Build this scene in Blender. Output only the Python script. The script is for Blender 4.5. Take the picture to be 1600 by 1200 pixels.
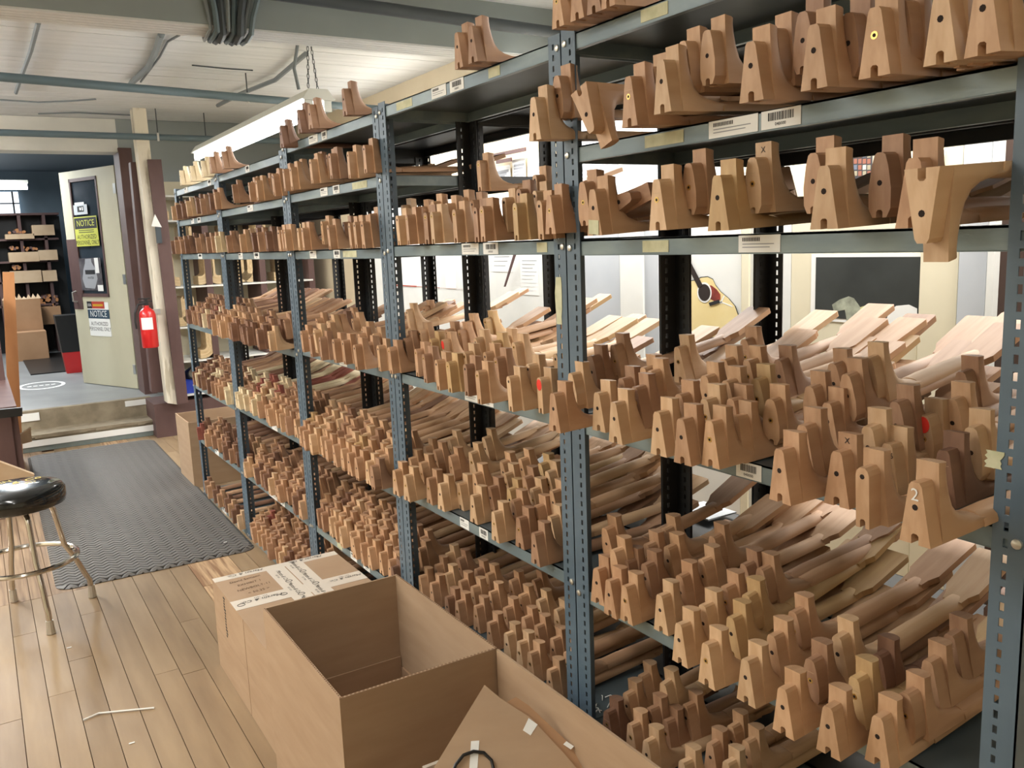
import bpy, math, random
from mathutils import Vector, Matrix
for _o in list(bpy.data.objects): bpy.data.objects.remove(_o)
C = bpy.context.scene.collection
PI = math.pi
rnd = random.Random(7)

# ------------------------------------------------------------------ camera
CAMX, CAMZ, FPX = -1.052, 1.46, 1349.34
YAW, PITCH, ROLL = math.radians(31.525), math.radians(9.4356), math.radians(-2.2314)
_cy, _sy, _cp, _sp = math.cos(YAW), math.sin(YAW), math.cos(PITCH), math.sin(PITCH)
FW = Vector((_sy*_cp, _cy*_cp, -_sp)); _r0 = Vector((_cy, -_sy, 0)); _u0 = _r0.cross(FW)
RT = _r0*math.cos(ROLL) + _u0*math.sin(ROLL); UP = _u0*math.cos(ROLL) - _r0*math.sin(ROLL)
CAM = Vector((CAMX, 0, CAMZ))
cd = bpy.data.cameras.new('camera'); cam = bpy.data.objects.new('camera', cd); C.objects.link(cam)
cd.sensor_width = 36; cd.lens = FPX/1600*36; cd.clip_start = .02; cd.clip_end = 60
cam.matrix_world = Matrix(((RT.x, UP.x, -FW.x, CAM.x), (RT.y, UP.y, -FW.y, CAM.y), (RT.z, UP.z, -FW.z, CAM.z), (0, 0, 0, 1)))
bpy.context.scene.camera = cam

def ray(px, py): return FW + RT*((px-800)/FPX) - UP*((py-600)/FPX)
def onX(px, py, X): d = ray(px, py); return CAM + d*((X-CAMX)/d.x)
def onY(px, py, Y): d = ray(px, py); return CAM + d*(Y/d.y)
def onZ(px, py, Z): d = ray(px, py); return CAM + d*((Z-CAMZ)/d.z)

# ------------------------------------------------------------------ world, lamps, exposure
w = bpy.data.worlds.new('world'); bpy.context.scene.world = w; w.use_nodes = True
w.node_tree.nodes['Background'].inputs[0].default_value = (.80, .88, 1, 1)
w.node_tree.nodes['Background'].inputs[1].default_value = .35
vs = bpy.context.scene.view_settings
vs.view_transform = 'Standard'; vs.look = 'None'; vs.gamma = 1; vs.use_curve_mapping = False
vs.exposure = 0.16
def lamp(name, loc, sx, sy, power, col=(1, .97, .92), rot=(0, 0, 0)):
    l = bpy.data.lights.new(name, 'AREA'); l.shape = 'RECTANGLE'; l.size = sx; l.size_y = sy; l.energy = power; l.color = col
    o = bpy.data.objects.new(name, l); C.objects.link(o); o.location = loc; o.rotation_euler = rot
    return o
# fluorescent rows hanging over the aisle (behind and above the photographer) and over the office side
def tube_row(name, x, y, z, ln, power, col=(1, .98, .95), up=.35):
    """a bare-tube fitting: light downwards and some of it upwards onto the ceiling"""
    lamp(name, (x, y, z), .22, ln, power, col); lamp(name, (x, y, z+.03), .22, ln, power*up, col, (PI, 0, 0))
tube_row('aisle_lamp', -1.45, -.4, 2.30, 1.6, 9, (1, .965, .91))
tube_row('aisle_lamp', -1.55, 2.1, 2.30, 1.8, 24, (1, .97, .92))
tube_row('aisle_lamp', -2.7, 2.9, 2.30, 2.2, 34, (1, .97, .92))
tube_row('aisle_lamp', -2.0, 4.4, 2.25, 1.6, 18, (1, .98, .96), 1.2)
tube_row('aisle_lamp', -1.95, 6.2, 2.25, 1.8, 62, (.97, .99, 1), 1.0)
tube_row('office_lamp', 1.30, 1.0, 2.30, 1.8, 34, (1, .98, .95), .015)
tube_row('office_lamp', 1.30, 3.2, 2.30, 2.0, 48, (1, .99, .97), .015)
lamp('added_shaft_fill', (1.46, 1.1, 1.90), .16, 2.4, 14, (1, .97, .93), (0, math.radians(38), 0))  # pair of added unseen fill lights behind the racks, tilted to brighten neck shafts
lamp('added_shaft_fill', (1.46, 3.9, 1.90), .16, 2.4, 12, (1, .98, .95), (0, math.radians(38), 0))
tube_row('office_lamp', 1.30, 5.4, 2.30, 1.6, 36, (1, 1, 1), .03)
tube_row('back_room_lamp', -.9, 9.6, 2.40, 1.6, 60, (.94, .98, 1))
tube_row('back_room_lamp', -1.2, 11.6, 2.40, 1.6, 40, (.94, .98, 1))

# ------------------------------------------------------------------ materials
def lin(c): return tuple((v/255/12.92 if v/255 <= .04045 else ((v/255+.055)/1.055)**2.4) for v in c)
MATS = {}
def mat(name, rgb, rough=.6, metal=0, rgb2=None, scale=8, stretch=(1, 1, 1), detail=4, bump=0, spec=.5, lo=.35, hi=.65, emit=0, coat=0, tint=0):
    if name in MATS: return MATS[name]
    m = bpy.data.materials.new(name); m.use_nodes = True; nt = m.node_tree; N = nt.nodes; L = nt.links
    b = N['Principled BSDF']; b.inputs['Roughness'].default_value = rough; b.inputs['Metallic'].default_value = metal
    b.inputs['Specular IOR Level'].default_value = spec; b.inputs['Coat Weight'].default_value = coat
    c1 = (*lin(rgb), 1); b.inputs['Base Color'].default_value = c1
    tc = N.new('ShaderNodeTexCoord'); mp = N.new('ShaderNodeMapping'); mp.inputs['Scale'].default_value = stretch
    L.new(tc.outputs['Object'], mp.inputs['Vector'])
    nz = N.new('ShaderNodeTexNoise'); nz.inputs['Scale'].default_value = scale; nz.inputs['Detail'].default_value = detail
    oi = N.new('ShaderNodeObjectInfo'); ad = N.new('ShaderNodeVectorMath'); ad.operation = 'MULTIPLY_ADD'
    ad.inputs[1].default_value = (1, 1, 1)
    L.new(mp.outputs['Vector'], ad.inputs[0]); mu = N.new('ShaderNodeMath'); mu.operation = 'MULTIPLY'; mu.inputs[1].default_value = 37
    L.new(oi.outputs['Random'], mu.inputs[0]); L.new(mu.outputs[0], ad.inputs[2])
    L.new(ad.outputs[0], nz.inputs['Vector'])
    out = None
    if rgb2:
        rp = N.new('ShaderNodeValToRGB'); rp.color_ramp.elements[0].position = lo; rp.color_ramp.elements[1].position = hi
        rp.color_ramp.elements[0].color = c1; rp.color_ramp.elements[1].color = (*lin(rgb2), 1)
        L.new(nz.outputs['Fac'], rp.inputs['Fac']); out = rp.outputs['Color']
    if tint:
        hs = N.new('ShaderNodeHueSaturation'); mr = N.new('ShaderNodeMapRange')
        mr.inputs['To Min'].default_value = 1-tint; mr.inputs['To Max'].default_value = 1+tint
        L.new(oi.outputs['Random'], mr.inputs['Value']); L.new(mr.outputs[0], hs.inputs['Value'])
        hs.inputs['Color'].default_value = c1
        if out: L.new(out, hs.inputs['Color'])
        out = hs.outputs['Color']
    if out: L.new(out, b.inputs['Base Color'])
    if bump:
        bp = N.new('ShaderNodeBump'); bp.inputs['Strength'].default_value = bump; bp.inputs['Distance'].default_value = .004
        L.new(nz.outputs['Fac'], bp.inputs['Height']); L.new(bp.outputs[0], b.inputs['Normal'])
    if emit:
        b.inputs['Emission Color'].default_value = c1; b.inputs['Emission Strength'].default_value = emit
    MATS[name] = m; return m

steel = mat('blue grey painted steel', (92, 110, 124), .42, .0, (78, 96, 110), 6, lo=.3, hi=.7, spec=.5)
lipm = mat('worn green grey shelf steel', (108, 124, 130), .38, .1, (138, 152, 150), 14, (1, .3, 1), lo=.45, hi=.75)
blk = mat('near black steel', (34, 37, 40), .5, 0, (28, 30, 33), 6)  # near-black colour of the rear units and all rear uprights
deckm = mat('shelf deck steel', (88, 100, 104), .45, .1, (72, 84, 90), 7)
zinc = mat('zinc bolt', (205, 205, 200), .3, .8)
paper = mat('white paper', (232, 232, 228), .7)
ink = mat('black ink', (26, 26, 28), .7)
greytext = mat('grey print', (150, 152, 156), .7)
tape = mat('cream masking tape', (205, 203, 172), .7, 0, (186, 186, 150), 40)
reddot = mat('red sticker', (232, 58, 44), .6)
card = mat('cardboard', (174, 147, 119), .85, 0, (165, 137, 109), 5, (1, 1, 6), lo=.3, hi=.7)
cardin = mat('cardboard inside', (168, 138, 110), .85, 0, (160, 130, 102), 5, (1, 1, 6))
cardedge = mat('cardboard edge', (120, 88, 60), .9)
brass = mat('brass insert', (214, 182, 110), .3, .9)
dark = mat('dark hole', (34, 20, 13), .9)
cream = mat('cream painted wall', (222, 214, 188), .7, 0, (214, 205, 178), 3)
whitew = mat('white painted wood', (228, 228, 222), .6, 0, (218, 219, 214), 4)
greywh = mat('cool grey painted panel', (190, 194, 198), .6, 0, (182, 187, 192), 4)
ceilm = mat('painted ceiling boards', (222, 225, 226), .65, 0, (208, 212, 213), 2, (1, 12, 1), lo=.3, hi=.75)
beamm = mat('grey painted beam', (150, 160, 160), .6, 0, (142, 152, 153), 3)
brownp = mat('brown painted wood', (92, 68, 64), .6, 0, (82, 58, 55), 10, (1, 1, .3))
doorm = mat('old cream door paint', (196, 191, 166), .6, 0, (178, 172, 146), 2.2, (1, 1, .5), lo=.35, hi=.8)
postm = mat('chipped cream post paint', (218, 210, 192), .7, 0, (182, 172, 150), 8, (2, 2, .4), lo=.55, hi=.62, bump=.3)
conc = mat('worn concrete step', (150, 138, 116), .85, 0, (124, 112, 92), 9, lo=.35, hi=.65, bump=.5)
concgrey = mat('grey painted floor', (128, 130, 130), .45, 0, (116, 118, 118), 3)
teal = mat('grey green step paint', (104, 116, 114), .7, 0, (120, 128, 122), 12)
orangew = mat('orange brown wood', (176, 122, 76), .6, 0, (160, 106, 62), 10, (1, 1, .2))
pipem = mat('blue grey painted pipe', (92, 110, 118), .5)
cablem = mat('grey cable', (126, 134, 138), .6)
darkcab = mat('dark cable', (62, 70, 76), .6)
redm = mat('red enamel', (196, 34, 34), .3, 0, coat=.4)
blackp = mat('black plastic', (24, 25, 26), .4)
chrome = mat('chrome tube', (205, 200, 192), .16, 1)
vinyl = mat('black vinyl', (14, 18, 20), .16, 0, coat=.6)
yellow = mat('yellow print', (206, 178, 40), .5)
signy = mat('yellow sign', (196, 198, 84), .5)
signb = mat('blue grey sign band', (44, 66, 84), .5)
signr = mat('red sign band', (176, 62, 48), .5)
tubem = mat('fluorescent tube', (255, 255, 255), .4, emit=14)
fixm = mat('white fixture enamel', (200, 200, 190), .4)
bluebin = mat('blue plastic bin', (36, 62, 168), .4)
paleply = mat('pale bent wood', (214, 190, 150), .55, 0, (196, 168, 124), 12, (.3, 3, 3), tint=.08)
windm = mat('bright window light', (225, 235, 245), .5, emit=1.6)
backwall = mat('blue grey back wall', (112, 128, 138), .7, 0, (98, 112, 122), 2)
boxpale = mat('pale cardboard', (196, 170, 138), .8, 0, (182, 154, 122), 5)
boxtan = mat('tan cardboard', (170, 132, 98), .85, 0, (160, 122, 88), 5)

# ------------------------------------------------------------------ mesh helpers
class MB:
    def __init__(s): s.v = []; s.f = []; s.m = []; s.mats = []
    def mi(s, m):
        if m not in s.mats: s.mats.append(m)
        return s.mats.index(m)
    def add(s, vs, fs, m, M=None):
        k = len(s.v); s.v += [tuple((M @ Vector(v)) if M else v) for v in vs]
        i = s.mi(m)
        for f in fs: s.f.append(tuple(a+k for a in f)); s.m.append(i)
        return s
    def box(s, a, b, m, M=None):
        (x0, y0, z0), (x1, y1, z1) = a, b
        x0, x1 = min(x0, x1), max(x0, x1); y0, y1 = min(y0, y1), max(y0, y1); z0, z1 = min(z0, z1), max(z0, z1)
        return s.add([(x0, y0, z0), (x1, y0, z0), (x1, y1, z0), (x0, y1, z0), (x0, y0, z1), (x1, y0, z1), (x1, y1, z1), (x0, y1, z1)],
              [(0, 3, 2, 1), (4, 5, 6, 7), (0, 1, 5, 4), (1, 2, 6, 5), (2, 3, 7, 6), (3, 0, 4, 7)], m, M)
    def loft(s, rings, m, cap=True, M=None, closed=True):
        n = len(rings[0]); vs = [p for r in rings for p in r]; fs = []
        for i in range(len(rings)-1):
            for j in range(n if closed else n-1):
                a = i*n+j; b = i*n+(j+1) % n; fs.append((a, b, b+n, a+n))
        if cap: fs.append(tuple(range(n))[::-1]); fs.append(tuple(range((len(rings)-1)*n, len(rings)*n)))
        return s.add(vs, fs, m, M)
    def prism(s, poly, a, b, m, axis='X', M=None):
        def P(u, v, t): return {'X': (t, u, v), 'Y': (u, t, v), 'Z': (u, v, t)}[axis]
        return s.loft([[P(u, v, a) for u, v in poly], [P(u, v, b) for u, v in poly]], m, True, M)
    def tube(s, pts, r, m, n=8, M=None, cap=True):
        pts = [Vector(p) for p in pts]; rings = []; up = Vector((0, 0, 1))
        prev = None
        for i, p in enumerate(pts):
            t = (pts[min(i+1, len(pts)-1)]-pts[max(i-1, 0)]).normalized()
            if prev is None:
                a = t.cross(up if abs(t.z) < .9 else Vector((1, 0, 0))).normalized()
            else:
                a = (prev - t*prev.dot(t)).normalized()
            prev = a; b = t.cross(a); rr = r[i] if isinstance(r, (list, tuple)) else r
            rings.append([tuple(p + (a*math.cos(2*PI*k/n)+b*math.sin(2*PI*k/n))*rr) for k in range(n)])
        return s.loft(rings, m, cap, M)
    def lathe(s, prof, m, n=24, M=None):
        return s.loft([[(r*math.cos(2*PI*k/n), r*math.sin(2*PI*k/n), z) for k in range(n)] for r, z in prof], m, True, M)
    def mesh(s, name='mesh', smooth=False):
        me = bpy.data.meshes.new(name); me.from_pydata(s.v, [], s.f)
        for m in s.mats: me.materials.append(m)
        me.polygons.foreach_set('material_index', s.m)
        me.update()
        import bmesh
        bm = bmesh.new(); bm.from_mesh(me); bmesh.ops.recalc_face_normals(bm, faces=bm.faces); bm.to_mesh(me); bm.free()
        if smooth:
            me.polygons.foreach_set('use_smooth', [True]*len(me.polygons))
            me.set_sharp_from_angle(angle=math.radians(smooth if smooth is not True else 40))
        return me
    def build(s, name, parent=None, smooth=False, **k):
        o = bpy.data.objects.new(name, s.mesh(name, smooth)); C.objects.link(o)
        if parent: o.parent = parent
        return o
def empty(name, loc=(0, 0, 0), rz=0):
    o = bpy.data.objects.new(name, None); C.objects.link(o); o.location = loc; o.rotation_euler = (0, 0, rz); o.empty_display_size = .05
    return o
def tag(o, label=None, cat=None, group=None, kind=None):
    if label: o['label'] = label
    if cat: o['category'] = cat
    if group: o['group'] = group
    if kind: o['kind'] = kind
    return o
def struct(o): o['kind'] = 'structure'; return o
_tc = {}
def text_geo(txt, size, shear=0):
    key = (txt, size, shear)
    if key not in _tc:
        cu = bpy.data.curves.new('t', 'FONT'); cu.body = txt; cu.size = size; cu.align_x = 'CENTER'; cu.align_y = 'CENTER'; cu.shear = shear; cu.resolution_u = 2
        o = bpy.data.objects.new('t', cu); C.objects.link(o)
        me = o.to_mesh(); _tc[key] = ([tuple(v.co) for v in me.vertices], [tuple(p.vertices) for p in me.polygons])
        o.to_mesh_clear(); bpy.data.objects.remove(o); bpy.data.curves.remove(cu)
    return _tc[key]
def frameM(o, u, v):
    """matrix taking (u, v, n) plane coordinates to the world: origin o, directions u (right) and v (up)"""
    u = Vector(u).normalized(); v = Vector(v).normalized(); n = u.cross(v)
    return Matrix(((u.x, v.x, n.x, o[0]), (u.y, v.y, n.y, o[1]), (u.z, v.z, n.z, o[2]), (0, 0, 0, 1)))
def text(mb, txt, size, m, M, shear=0, sx=1):
    v, f = text_geo(txt, size, shear); mb.add([(a*sx, b, c+.0004) for a, b, c in v], f, m, M)
# ------------------------------------------------------------------ the room
WX = 1.6           # office-side wall plane
fl = struct(MB().box((-3.2, -1.6, -.12), (3.0, 7.7, -.012), cardedge).build('floor'))
def plankmat(i, a, b): return mat('floor board tone %d' % i, a, .45, 0, b, 4, (4, .5, 1), lo=.3, hi=.75, bump=.12, tint=.05)
PT = [plankmat(0, (156, 132, 101), (128, 104, 76)), plankmat(1, (160, 136, 105), (136, 112, 84)), plankmat(2, (150, 126, 96), (122, 99, 72))]
oldm = mat('worn rough floor board', (160, 134, 106), .6, 0, (126, 102, 80), 7, (8, .3, 1), lo=.35, hi=.65, bump=.3)
grainm = mat('wide heavy grained board', (196, 164, 126), .5, 0, (140, 104, 72), 11, (5, .25, 1), detail=6, lo=.42, hi=.6, bump=.2)
x = -2.15; ci = 0
while x < .1:
    wd = .082
    if -.37 < x+.05 < -.26: wd = .19
    y = -.9 - rnd.random()*1.2
    while y < 7.44:
        ln = 1.5+rnd.random()*1.4; y1 = min(y+ln, 7.44)
        if x < -.83 and y < 4.15 < y1: y1 = 4.15
        if wd > .15: m_ = grainm
        elif x < -.83 and y >= 4.1: m_ = oldm
        else: m_ = PT[rnd.randrange(3)]
        if y1-y > .1:
            o = MB().box((.0012, .0012, -.012), (wd-.0012, y1-y-.0012, 0), m_).build('plank', fl); o.location = (x, y, -rnd.random()*.0008)
        y = y1
    x += wd
MB().box((x, -1.2, -.012), (2.8, 7.6, 0), mat('office side floor', (150, 128, 100), .6)).build('floor_surface', fl)

ce = struct(MB().box((-3.2, -1.6, 2.562), (2.4, 7.9, 2.70), ceilm).build('ceiling'))
for i in range(90):
    y = -1.2 + i*.1
    if y > 7.75: break
    o = MB().box((-3.2, .0015, 2.55), (WX, .0985, 2.562), ceilm).build('ceiling_board', ce); o.location = (0, y, rnd.random()*.002)

# beam across the aisle with a grooved soffit
b = MB().box((-3.2, 3.62, 2.335), (1.6, 3.80, 2.56), beamm).build('trim_1'); struct(b)
for k in range(5):
    MB().box((-3.2, 3.625+k*.037, 2.327), (1.6, 3.655+k*.037, 2.336), ceilm).build('soffit_strip', b)
b = MB().box((-3.2, 3.80, 2.40), (1.6, 3.92, 2.56), ceilm).build('trim_2'); struct(b)

# office-side wall: plastered wall with panels and frames
wr = struct(MB().box((WX, -1.6, 0), (WX+.12, 9.0, 2.56), mat('tan plaster wall', (214, 200, 172), .8, 0, (206, 190, 160), 2)).build('wall_right'))
def strip(p0, p1, m, name='wall_panel', d=.012, z0=.0, z1=2.1):
    a = onX(p0, 420, WX-d); c = onX(p1, 420, WX-d)
    MB().box((WX-d, c.y, z0), (WX-.0005, a.y-.002, z1), m).build(name, wr)
strip(905, 968, greywh); strip(968, 1004, whitew, 'door_frame', .03); strip(1004, 1028, greywh, 'door_frame', .02)
strip(1028, 1158, whitew); strip(1158, 1170, cream, 'door_frame', .02); strip(1170, 1236, whitew)
strip(1236, 1437, cream); strip(1437, 1497, cream, 'wall_panel', .02); strip(1497, 1541, greywh, 'door_frame', .03); strip(1541, 1553, whitew, 'door_frame', .05)
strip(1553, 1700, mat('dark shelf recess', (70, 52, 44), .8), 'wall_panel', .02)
strip(560, 905, whitew, z1=1.72)
# end wall around the doorway, header and jamb
YE = 7.9
we = MB().box((.09, YE, 0), (2.4, YE+.25, 2.56), mat('end wall paint', (150, 158, 158), .7)).box((-3.2, YE, 2.30), (.09, YE+.25, 2.56), whitew).box((-3.2, YE, .28), (-1.35, YE+.25, 2.3), brownp).build('wall_back'); struct(we)
j = struct(MB().box((.085, 7.86, .28), (.185, 8.16, 2.33), brownp).build('trim_3'))
struct(MB().box((.06, 7.30, 0), (2.2, 7.88, .275), brownp).build('trim_4'))
struct(MB().box((-3.3, -1.6, 0), (-3.2, 7.9, 2.56), cream).build('wall_left'))
struct(MB().box((-3.2, -1.7, 0), (WX, -1.6, 2.56), cream).build('wall_front'))
# steps up to the back room
st = struct(MB().box((-1.4, 7.70, 0), (.10, 7.76, .281), conc).box((-1.4, 7.45, 0), (.06, 7.72, .128), conc).build('steps'))
MB().box((-1.4, 7.446, .0), (.055, 7.451, .075), teal).build('painted_riser', st)
nz = MB(); 
for k in range(24):
    a = -1.4+k*.0610; nz.box((a, 7.443-rnd.random()*.008, .100+rnd.random()*.012), (a+.061, 7.46, .1275+rnd.random()*.003), conc)
nz.build('chipped_nosing', st)
MB().box((-.885, 7.440, .040), (.11, 7.4455, .088), paper).build('safety_tape', st)
MB().box((-.90, 7.693, .200), (-.73, 7.699, .262), paper).build('safety_tape', st)
MB().box((-.10, 7.693, .222), (.085, 7.699, .268), paper).build('safety_tape', st)

# back room
bf = struct(MB().box((-3.2, 7.705, .10), (2.4, 13.6, .28), concgrey).build('floor_2'))
struct(MB().box((-3.2, 13.5, .28), (2.4, 13.6, 2.9), backwall).build('wall_back_2'))
struct(MB().box((-3.2, YE+.2, 2.62), (2.4, 13.6, 2.74), mat('back room ceiling', (112, 122, 128), .8)).build('ceiling_2'))
struct(MB().box((.9, YE+.25, .28), (1.0, 13.5, 2.62), backwall).build('wall_right_2'))
struct(MB().box((-3.3, YE, .28), (-3.2, 13.5, 2.62), backwall).build('wall_left_2'))
struct(MB().box((-1.0, YE+.3, 2.36), (.9, YE+.44, 2.62), backwall).build('trim_5'))
# decal painted on the landing: an oval outline with a dash in it
dm = MB(); cdx, cdy = -.615, 9.2
for k in range(40):
    a0, a1 = 2*PI*k/40, 2*PI*(k+1)/40
    P = lambda a, r: (cdx+.20*r*math.cos(a), cdy+.27*r*math.sin(a), .2808)
    dm.add([P(a0, 1), P(a1, 1), P(a1, .84), P(a0, .84)], [(0, 1, 2, 3)], paper)
for k in range(5): dm.box((cdx-.12+k*.05, cdy-.02, .2804), (cdx-.085+k*.05, cdy+.02, .281), paper)
tag(dm.build('floor_decal'), 'white oval decal stuck on the grey floor beyond the steps', 'decal')
# window of the back room
wn = struct(MB().box((-2.2, 13.44, 1.60), (-.40, 13.47, 2.35), windm).build('window_1'))
for k in range(9): MB().box((-2.2+k*.215, 13.41, 1.60), (-2.18+k*.215, 13.44, 2.35), blackp).build('muntin', wn)
for k in range(4): MB().box((-2.2, 13.41, 1.62+k*.19), (-.40, 13.44, 1.635+k*.19), blackp).build('muntin', wn)

# mat pattern
def chevron():
    m = mat('black rubber mat', (92, 92, 90), .55, 0, (80, 80, 79), 2)
    N = m.node_tree.nodes; L = m.node_tree.links; tc = N.new('ShaderNodeTexCoord'); sp = N.new('ShaderNodeSeparateXYZ'); L.new(tc.outputs['Object'], sp.inputs[0])
    def mth(op, a, b=None):
        n = N.new('ShaderNodeMath'); n.operation = op
        for i, q in enumerate((a, b)):
            if q is None: continue
            if isinstance(q, (int, float)): n.inputs[i].default_value = q
            else: L.new(q, n.inputs[i])
        return n.outputs[0]
    zig = mth('MULTIPLY', mth('PINGPONG', sp.outputs[0], .030), 1.0)
    t = mth('PINGPONG', mth('ADD', sp.outputs[1], zig), .019)
    g = mth('SMOOTH_MIN', mth('MULTIPLY', t, 60), .5)
    g.node.inputs[2].default_value = .1
    bp = N.new('ShaderNodeBump'); bp.inputs['Strength'].default_value = 1; bp.inputs['Distance'].default_value = .02; L.new(g, bp.inputs['Height'])
    L.new(bp.outputs[0], N['Principled BSDF'].inputs['Normal'])
    mx = N.new('ShaderNodeMix'); mx.data_type = 'RGBA'; mx.inputs[6].default_value = (*lin((62, 60, 57)), 1); mx.inputs[7].default_value = (*lin((103, 99, 94)), 1)
    L.new(mth('MULTIPLY', g, 2), mx.inputs[0]); L.new(mx.outputs[2], N['Principled BSDF'].inputs['Base Color'])
    return m
def rrect(x0, y0, x1, y1, r, n=5):
    P = []
    for cx, cy, a in ((x1-r, y1-r, 0), (x0+r, y1-r, PI/2), (x0+r, y0+r, PI), (x1-r, y0+r, 1.5*PI)):
        for k in range(n+1): t = a+PI/2*k/n; P.append((cx+r*math.cos(t), cy+r*math.sin(t)))
    return P
def shrink(P, d):
    cx = sum(p[0] for p in P)/len(P); cy = sum(p[1] for p in P)/len(P)
    return [(x-(d if x > cx else -d), y-(d if y > cy else -d)) for x, y in P]
P0 = rrect(0, 0, .885, 3.10, .07)
o = MB().loft([[(x, y, 0.0008) for x, y in P0], [(x, y, .003) for x, y in P0], [(x, y, .013) for x, y in shrink(P0, .018)]], chevron()).build('anti_fatigue_mat')
o.location = (-.90, 4.172, 0); o.rotation_euler = (0, 0, math.radians(-.7)); tag(o, 'large dark grey rubber mat with chevron tread on the wooden floor', 'floor mat')
o = MB().box((-.66, 10.1, .2805), (-.1, 12.2, .292), blackp).build('anti_fatigue_mat'); tag(o, 'small dark mat lying in the back room beyond the doorway', 'floor mat')

# ------------------------------------------------------------------ door with signs
DH = Vector((.085, 8.22, .285)); DF = Vector((-.27, 9.04, .285)); DW = (DH-DF).length; du = (DH-DF).normalized(); DZ = 1.94
dn = du.cross(Vector((0, 0, 1)))      # faces the camera side
M = frameM(DF, du, (0, 0, 1))
def dbox(mb, u0, v0, u1, v1, n0, n1, m): return mb.box((u0*DW, v0*DZ, n0), (u1*DW, v1*DZ, n1), m, M)
d = struct(empty('door_1', DF)); d.rotation_euler = (0, 0, 0)
def dpart(mb, name):
    o = mb.build(name, d); o.matrix_parent_inverse = Matrix.Translation(-DF); return o
mb = MB(); dbox(mb, 0, 0, .185, 1, -.04, 0, doorm); dbox(mb, .67, 0, 1, 1, -.04, 0, doorm); dbox(mb, .185, 0, .67, .43, -.04, 0, doorm); dbox(mb, .185, .955, .67, 1, -.04, 0, doorm)
dpart(mb, 'door_leaf')
glass = mat('dark window glass', (58, 66, 74), .12, 0, (40, 48, 56), 3)
mb = MB(); dbox(mb, .185, .43, .67, .955, -.03, -.008, glass); dpart(mb, 'pane')
mb = MB()
for q in ((.175, .42, .20, .965), (.655, .42, .68, .965), (.175, .42, .68, .435), (.175, .95, .68, .965)): dbox(mb, *q, -.005, .006, brownp)
dpart(mb, 'window_frame')
mb = MB(); dbox(mb, -.002, .36, .172, .69, .0003, .003, brownp); dpart(mb, 'push_plate')
mb = MB(); mb.tube([M @ Vector((.07*DW, .395*DZ, .003)), M @ Vector((.07*DW, .40*DZ, .04)), M @ Vector((.07*DW, .44*DZ, .04)), M @ Vector((.07*DW, .445*DZ, .003))], .008, zinc); dpart(mb, 'handle')
for v in (.09, .5, .9):
    mb = MB(); dbox(mb, .955, v-.022, 1.0, v+.022, .0003, .004, zinc); dpart(mb, 'hinge')
def sign(name, label, cat, fn):
    mb = MB(); fn(mb); o = mb.build(name); tag(o, label, cat); return o
def s1(mb):
    dbox(mb, .20, .655, .62, .79, .0065, .009, signy); dbox(mb, .208, .735, .612, .785, .0085, .0096, ink)
    T = lambda u, v, n=.0099: M @ Matrix.Translation((u*DW, v*DZ, n))
    text(mb, 'NOTICE', .078, signy, T(.41, .759), sx=1.02)
    for v in (.728, .719): dbox(mb, .27, v-.0022, .55, v+.0012, .0085, .0094, ink)
    text(mb, 'AUTHORIZED', .056, ink, T(.41, .697, .0093), sx=.9); text(mb, 'PERSONNEL ONLY', .056, ink, T(.41, .671, .0093), sx=.8)
sign('notice_sign', 'yellow and black NOTICE AUTHORIZED PERSONNEL ONLY sign on the door window', 'sign', s1)
def s2(mb):
    dbox(mb, .25, .235, .64, .395, .0004, .003, paper); dbox(mb, .25, .365, .57, .398, .0008, .0036, signr); dbox(mb, .25, .365, .34, .398, .001, .0040, ink)
    text(mb, 'USA', .035, paper, M @ Matrix.Translation((.295*DW, .381*DZ, .004)))
    for k in range(9): dbox(mb, .36+k*.021, .376, .374+k*.021, .386, .001, .0042, yellow)
    dbox(mb, .25, .318, .64, .36, .0008, .0036, signb); text(mb, 'NOTICE', .082, paper, M @ Matrix.Translation((.445*DW, .339*DZ, .0036)), sx=.92)
    text(mb, 'AUTHORIZED', .050, ink, M @ Matrix.Translation((.445*DW, .293*DZ, .003)), sx=.9); text(mb, 'PERSONNEL ONLY', .050, ink, M @ Matrix.Translation((.445*DW, .268*DZ, .003)), sx=.84)
sign('notice_sign', 'white sign with blue NOTICE band on the lower half of the door', 'sign', s2)
def s3(mb):
    dbox(mb, .22, .80, .47, .845, .0065, .008, greywh); dbox(mb, .29, .812, .41, .838, .0082, .0086, ink); dbox(mb, .33, .82, .36, .832, .0084, .0090, paper); dbox(mb, .375, .818, .395, .834, .0084, .0090, paper)
    dbox(mb, .25, .845, .42, .856, .0065, .0078, paper)
sign('notice_sheet', 'small grey notice sheet above the yellow sign on the door window', 'paper', s3)
def s4(mb):
    dbox(mb, .20, .45, .60, .60, .0065, .0075, mat('dark poster', (60, 56, 60), .5, 0, (100, 96, 98), 12))
    sh = [(-.10, -.13), (.06, -.14), (.12, -.05), (.10, .04), (.05, .10), (.05, .13), (-.05, .13), (-.06, .09), (-.10, .03), (-.13, -.05)]
    mb.prism([(x+.38*DW, y+.53*DZ) for x, y in sh], .0078, .0082, greytext, 'Z', M)
    dbox(mb, .30, .525, .48, .545, .0083, .0088, ink); text(mb, 'WATER', .03, ink, M @ Matrix.Translation((.39*DW, .508*DZ, .0083)))
    dbox(mb, .50, .447, .60, .475, .0083, .0088, paper); dbox(mb, .49, .53, .56, .60, .0083, .0088, paper)
sign('door_poster', 'dark poster with pale emblem low in the door window', 'poster', s4)

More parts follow.
